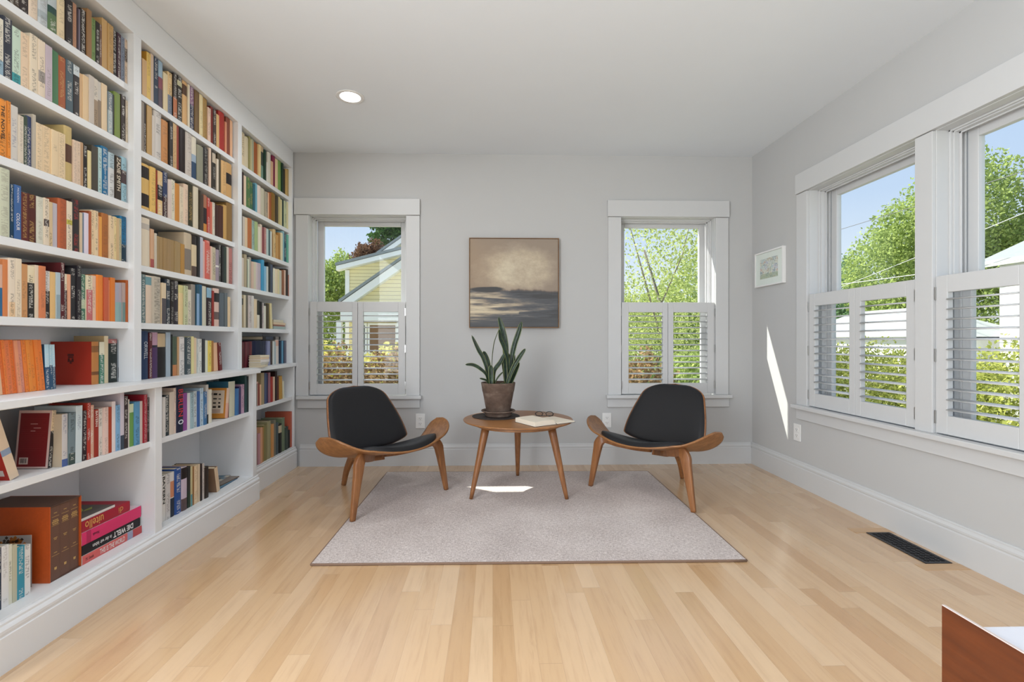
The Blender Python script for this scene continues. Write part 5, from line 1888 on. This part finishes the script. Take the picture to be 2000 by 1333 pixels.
def leaf_mesh(name, blobs, n, size, rng, flat=0.3):
    """small leaf quads filling ellipsoid blobs: (centre, radii, share)"""
    tot = sum(b[2] for b in blobs)
    pos, tone = [], []
    for c, r, sh in blobs:
        k = int(n * sh / tot)
        d = rng.normal(size=(k, 3))
        d /= np.linalg.norm(d, axis=1)[:, None]
        rad = (0.35 + 0.65 * rng.random(k) ** 0.45)[:, None]
        lump = 1 + 0.16 * np.sin(d[:, 0:1] * 7 + c[0]) * np.cos(d[:, 2:3] * 6 + c[1]) + 0.08 * np.sin(d[:, 1:2] * 13)
        pos.append(np.array(c) + d * rad * lump * np.array(r))
        tone.append(0.25 + 0.75 * rng.random(k))
    pos = np.concatenate(pos)
    tone = np.concatenate(tone)
    k = len(pos)
    a = rng.normal(size=(k, 3))
    a /= np.linalg.norm(a, axis=1)[:, None]
    b = rng.normal(size=(k, 3))
    b = b - (a * b).sum(1)[:, None] * a
    b /= np.linalg.norm(b, axis=1)[:, None]
    s = size * (0.6 + 0.8 * rng.random(k))[:, None]
    q = np.stack([pos - a * s, pos - b * s * 0.55, pos + a * s, pos + b * s * 0.55], axis=1).reshape(-1, 3)
    me = bpy.data.meshes.new(name)
    me.vertices.add(len(q))
    me.vertices.foreach_set('co', q.astype(np.float32).ravel())
    me.loops.add(len(q))
    me.loops.foreach_set('vertex_index', np.arange(len(q), dtype=np.int32))
    me.polygons.add(k)
    me.polygons.foreach_set('loop_start', np.arange(0, 4 * k, 4, dtype=np.int32))
    me.polygons.foreach_set('loop_total', np.full(k, 4, dtype=np.int32))
    at = me.attributes.new('tone', 'FLOAT', 'POINT')
    at.data.foreach_set('value', np.repeat(tone, 4).astype(np.float32))
    me.update(calc_edges=True)
    return me


LM = {'lime': mat_leaf('leaf_lime_green', hexc('7c8a3c'), hexc('d0d27c'), 0.40),
      'spring': mat_leaf('leaf_spring_green', hexc('93a452'), hexc('d6de98'), 0.45),
      'mid': mat_leaf('leaf_mid_green', hexc('748c48'), hexc('bccb7c'), 0.40),
      'deep': mat_leaf('leaf_deep_green', hexc('2d4d2c'), hexc('5d7f48'), 0.25),
      'blue': mat_leaf('leaf_blue_green', hexc('587a52'), hexc('8fae80'), 0.3),
      'bronze': mat_leaf('leaf_bronze', hexc('5a4238'), hexc('8d6e58'), 0.3),
      'russet': mat_leaf('leaf_russet', hexc('6b5a38'), hexc('b89a72'), 0.35),
      'gold': mat_leaf('leaf_gold', hexc('9a9a3e'), hexc('e4dc8c'), 0.4)}
BARK = mat_flat('grey_bark', hexc('978e84'), 0.9, 0.2, 6)


def tree(name, label, cat, base, blobs, n, size, lm, trunk=None, group=None, seed=1, branches=()):
    rng = np.random.default_rng(seed)
    t = thing(name, label, cat, base, group, static=True)
    me = leaf_mesh('foliage', [((c[0] - base[0], c[1] - base[1], c[2] - base[2]), r, s) for c, r, s in blobs], n, size, rng)
    me.materials.append(LM[lm])
    f = bpy.data.objects.new('foliage', me)
    COL.objects.link(f)
    f.parent = t
    if trunk:
        tm = MB().tube([base, (base[0] + 0.05, base[1], (base[2] + trunk[1]) / 2), (base[0] + trunk[2], base[1], trunk[1])], [trunk[0], trunk[0] * 0.75, trunk[0] * 0.4], 10)
        to = tm.build('trunk', BARK, t)
        for br in branches:
            MB().tube(br[0], br[1], 7).build('branch', BARK, to, off=base)
    return t


# through the window nearest the right corner
tree('young_shade_tree', 'light green airy tree filling the right back window', 'tree', (3.9, 10.6, GZ),
     [((3.5, 10.6, 2.6), (2.0, 1.5, 2.4), 1.0), ((4.7, 11.2, 1.7), (1.7, 1.4, 2.2), 0.8), ((2.7, 10.9, 1.2), (1.2, 1.2, 1.3), 0.4), ((3.9, 10.2, 4.3), (1.5, 1.2, 1.3), 0.4)],
     20000, 0.034, 'spring', (0.06, 3.0, -0.5), seed=2,
     branches=[([(3.75, 10.6, 1.1), (3.3, 10.5, 2.6), (2.9, 10.4, 3.9)], [0.024, 0.017, 0.008]), ([(3.7, 10.6, 1.6), (4.3, 10.7, 2.9), (4.6, 10.8, 4.0)], [0.021, 0.014, 0.007])])
tree('background_tree', 'darker green tree behind the airy one, right back window', 'tree', (6.2, 17.5, GZ),
     [((5.6, 17.5, 0.9), (2.6, 1.6, 1.9), 1), ((8.2, 18.2, 1.6), (2.4, 1.6, 2.6), 1)], 16000, 0.08, 'mid', (0.16, 2.0, 0.3), seed=3)
# shrubs of the back border
tree('border_shrub', 'russet brown shrub low outside the left back window, left half', 'shrub', (-2.15, 6.3, GZ), [((-2.15, 6.3, 0.0), (0.62, 0.45, 0.86), 1)], 5200, 0.035, 'russet', group='border shrubs', seed=4)
tree('border_shrub', 'russet brown shrub low outside the left back window, right half', 'shrub', (-1.25, 6.25, GZ), [((-1.25, 6.25, 0.02), (0.62, 0.45, 0.88), 1)], 5200, 0.035, 'russet', group='border shrubs', seed=5)
tree('golden_shrub', 'yellow-green shrub between russet shrub and cream house', 'shrub', (-3.0, 7.9, GZ), [((-3.0, 7.9, 0.25), (0.9, 0.5, 0.72), 1), ((-1.7, 8.1, 0.22), (0.8, 0.5, 0.70), 0.8)], 5200, 0.05, 'gold', seed=6)
tree('border_shrub', 'russet brown shrub low outside the right back window, left half', 'shrub', (1.95, 6.3, GZ), [((1.95, 6.3, 0.0), (0.55, 0.45, 0.80), 1)], 4600, 0.035, 'russet', group='border shrubs', seed=7)
tree('border_shrub', 'green shrub low outside the right back window, right half', 'shrub', (2.75, 6.2, GZ), [((2.75, 6.2, 0.1), (0.55, 0.45, 0.86), 1)], 4600, 0.035, 'mid', group='border shrubs', seed=8)

# neighbour house
SIDE = NT('cream_clapboard')
tc_ = SIDE.n('TexCoord')
sp_ = SIDE.n('SeparateXYZ')
SIDE.l(tc_.outputs['Object'], sp_.inputs[0])
fz_ = SIDE.math('FRACT', SIDE.math('DIVIDE', sp_.outputs['Z'], 0.115))
SIDE.col(SIDE.mix(SIDE.math('LESS_THAN', fz_, 0.13), hexc('ecdfae'), hexc('b9aa7c')))
SIDE.bump(fz_, 0.5, 0.02)
SIDE = SIDE.set(0.7)
EXW = mat_flat('exterior_white', (0.86, 0.86, 0.82), 0.6, 0.02)
SHIN = mat_flat('grey_shingle', hexc('8e9494'), 0.9, 0.15, 8)
DKW = mat_flat('dark_pane', (0.05, 0.06, 0.055), 0.15, 0.2, 3)
SHADE = mat_flat('brown_shade', hexc('8a6a4e'), 0.8, 0.05)
hs_ = thing('neighbour_house', 'cream clapboard house with white gable trim outside the left back window', 'house', (-1.5, 16.0, GZ))


def gable_volume(x0, z0, x1, z1, xr, y0, y1, wall_left, band, over=0.25):
    """front gable at y0: rake runs from (x0,z0) through (x1,z1) to its ridge at xr, mirrored beyond"""
    sl = (z1 - z0) / (x1 - x0)
    zr = z0 + sl * (xr - x0)
    xe = 2 * xr - x0
    zl = z0 + sl * (wall_left - x0)
    MB().prism([(wall_left, GZ), (wall_left, zl - 0.1), (xr, zr - 0.1), (2 * xr - wall_left, zl - 0.1), (2 * xr - wall_left, GZ)], 'y', y0, y1).build('wall', SIDE, hs_)
    rb = MB()
    rb.prism([(x0, z0), (xr, zr), (xr, zr - band), (x0, z0 - band)], 'y', y0 - over, y0 - 0.002)
    rb.prism([(xr, zr), (xe, z0), (xe, z0 - band), (xr, zr - band)], 'y', y0 - over, y0 - 0.002)
    rb.build('rake_trim', EXW, hs_)
    rf = MB()
    rf.prism([(x0 - 0.02, z0 + 0.01), (xr, zr + 0.01), (xe + 0.02, z0 + 0.01), (xe + 0.02, z0 + 0.10), (xr, zr + 0.10), (x0 - 0.02, z0 + 0.10)], 'y', y0 - over - 0.03, y1)
    rf.build('roof', SHIN, hs_)


gable_volume(-4.391, 2.03, -2.669, 3.246, -1.75, 14.0, 20.0, -4.15, 0.24)
gable_volume(-5.12, 3.40, -3.051, 3.93, -2.0, 16.0, 22.0, -4.90, 0.15, 0.3)
c0_, c1_ = onY(740, 500, 17.5), onY(784, 469, 17.5)
gable_volume(c0_.x, c0_.z, c1_.x, c1_.z, -2.3, 17.5, 22.0, c0_.x + 0.25, 0.18)
MB().box(-4.905, -4.77, 15.96, 16.02, GZ, 3.30).build('corner_board', EXW, hs_)
MB().box(-4.30, 0.0, 13.55, 13.99, 1.53, 1.86).build('porch_fascia', EXW, hs_)
for x_ in (-4.36, -2.66, -0.3):
    MB().box(x_ - 0.07, x_ + 0.07, 13.60, 13.74, GZ, 1.53).build('porch_post', EXW, hs_)
for x0_, x1_, mt_ in ((-4.0, -3.72, DKW), (-3.58, -2.84, SHADE), (-2.4, -1.7, DKW)):
    f = frame_ring(MB(), 'back', x0_ - 0.06, x1_ + 0.06, 0.55, 1.47, 13.96 - YB, 13.995 - YB, 0.06, 0.06, 0.06, 0.06).build('window_frame', EXW, hs_)
    MB().box(x0_, x1_, 13.97, 13.99, 0.61, 1.41).build('pane', mt_, f, off=hs_.location)

tree('maple_tree', 'bright green maple left of the cream house', 'tree', (-8.4, 22.0, GZ), [((-8.2, 22, 2.2), (2.0, 1.6, 2.2), 1), ((-7.1, 22.5, 3.6), (1.2, 1.2, 1.4), 0.5), ((-9.0, 22, 0.6), (1.6, 1.4, 1.4), 0.5)], 22000, 0.07, 'mid', (0.2, 2.5, 0.3), seed=9)
tree('copper_beech_tree', 'dark bronze-leaved tree behind the cream house roof', 'tree', (-6.0, 25.0, GZ), [((-6.35, 25, 4.75), (1.15, 1.2, 1.35), 1), ((-7.2, 25, 3.9), (1.0, 1.0, 1.2), 0.5)], 16000, 0.07, 'bronze', (0.2, 4.0, -0.3), seed=10)
tree('pine_tree', 'dark green pine above the cream house roof', 'tree', (-5.2, 28.0, GZ), [((-5.0, 28, 8.0), (1.9, 1.5, 0.65), 0.8), ((-5.6, 28, 6.9), (1.7, 1.4, 0.55), 0.7), ((-4.6, 28, 5.9), (1.6, 1.4, 0.7), 0.8), ((-4.8, 28, 7.3), (1.2, 1.2, 1.6), 0.5), ((-4.8, 28, 9.2), (1.6, 1.2, 0.8), 0.6), ((-5.2, 28, 7.7), (2.0, 1.2, 0.8), 0.9), ((-4.4, 28, 6.4), (1.4, 1.2, 1.0), 0.9)], 16000, 0.10, 'deep', (0.22, 9.0, 0.2), seed=11)

# through the right wall windows
tree('hedge', 'sunlit yellow-green hedge outside the right wall windows', 'hedge', (7.2, 8.0, GZ), [((7.2, y_, 0.05), (0.8, 1.1, 0.90), 1) for y_ in (3.2, 4.7, 6.2, 7.7, 9.2, 10.7)], 52000, 0.032, 'lime', seed=12)
tree('street_tree', 'large green tree across the street, right wall windows', 'tree', (24.0, 27.0, GZ), [((24, 27.5, 4.6), (3.0, 3.4, 3.3), 1), ((23, 25.2, 6.6), (2.2, 2.0, 2.4), 0.6), ((24, 23.4, 7.2), (2.4, 2.2, 3.4), 0.9), ((24, 24.6, 3.0), (3.0, 4.6, 3.0), 0.8)], 42000, 0.09, 'mid', (0.3, 4.0, 0.4), seed=13)
tree('street_tree', 'small blue-green tree left of the large one across street', 'tree', (24.0, 32.6, GZ), [((24, 32.4, 3.9), (2.0, 2.4, 2.7), 1), ((24.5, 30.6, 2.6), (2, 2, 2.2), 0.6)], 14000, 0.085, 'blue', (0.2, 3.0, 0.2), seed=14)
tree('street_tree', 'green tree rising behind the grey roof, nearest right window', 'tree', (26.0, 22.0, GZ), [((26, 21.4, 5.2), (2.0, 2.6, 2.1), 1), ((26.5, 24.0, 5.0), (2.0, 2.4, 1.9), 0.8), ((25.5, 26.0, 3.4), (2, 2, 2.6), 0.6)], 20000, 0.09, 'mid', (0.25, 4.0, 0.2), seed=15)

gh = thing('garage', 'low white garage with pale roof behind the hedge', 'garage', (15.5, 18.5, GZ))
MB().prism([(15.4, GZ), (15.4, 1.05), (17.15, 1.15), (22.0, 1.15), (22.0, GZ)], 'x', 14.0, 18.0).build('wall', EXW, gh)
MB().add([(13.8, 15.1, 1.08), (13.8, 22.2, 1.08), (18.2, 22.2, 1.08), (18.2, 15.1, 1.08), (16, 17.3, 2.20), (16, 20.5, 2.20)],
         [(0, 4, 5, 1), (3, 2, 5, 4), (0, 3, 4), (1, 5, 2), (0, 1, 2, 3)]).build('roof', mat_flat('pale_roof', hexc('a9adab'), 0.9, 0.1, 6), gh)
rh = thing('grey_roofed_house', 'white house with grey shingle roof, nearest right wall window', 'house', (18.0, 12.0, GZ))
MB().box(16.3, 21.7, 6.0, 14.9, GZ, 3.36).build('wall', EXW, rh)
MB().add([(15.9, 5.6, 3.50), (15.9, 15.3, 3.50), (22.1, 15.3, 3.50), (22.1, 5.6, 3.50), (19, 8.0, 5.05), (19, 17.25 - 2.4, 5.05)],
         [(0, 4, 5, 1), (3, 2, 5, 4), (0, 3, 4), (1, 5, 2), (0, 1, 2, 3)]).build('roof', SHIN, rh)
MB().box(15.82, 16.0, 5.6, 15.3, 3.33, 3.50).build('gutter', EXW, rh)
for y_ in (8.2, 11.0, 13.4):
    f = frame_ring(MB(), 'right', y_ - 0.5, y_ + 0.5, 1.5, 2.9, 16.24 - XR, 16.29 - XR, 0.08, 0.08, 0.08, 0.08).build('window_frame', EXW, rh)
    MB().box(16.26, 16.28, y_ - 0.42, y_ + 0.42, 1.58, 2.82).build('pane', DKW, f, off=rh.location)
CABLE = mat_flat('cable_sheath', (0.16, 0.16, 0.17), 0.6)
CABLE2 = mat_flat('weathered_cable', (0.6, 0.6, 0.58), 0.6)
for (a_, b_, r_, mt_, lab) in (((14, 24, 5.50), (14, 6, 5.56), 0.011, CABLE, 'thin dark overhead cable, highest of those seen against the sky'),
                               ((14.6, 24, 3.44), (14.6, 6, 3.24), 0.014, CABLE2, 'pale overhead cable crossing in front of the street tree, lowest one'),
                               ((15.2, 22.9, 2.85), (15.2, 6.2, 6.1), 0.011, CABLE2, 'pale overhead cable sloping across the street tree')):
    p = [Vector(a_).lerp(Vector(b_), k / 12) + Vector((0, 0, -0.3 * math.sin(PI * k / 12) * 0.4)) for k in range(13)]
    c = MB().tube(p, r_, 6).build('overhead_cable', mt_)
    tag(c, lab, 'cable', 'overhead cables')
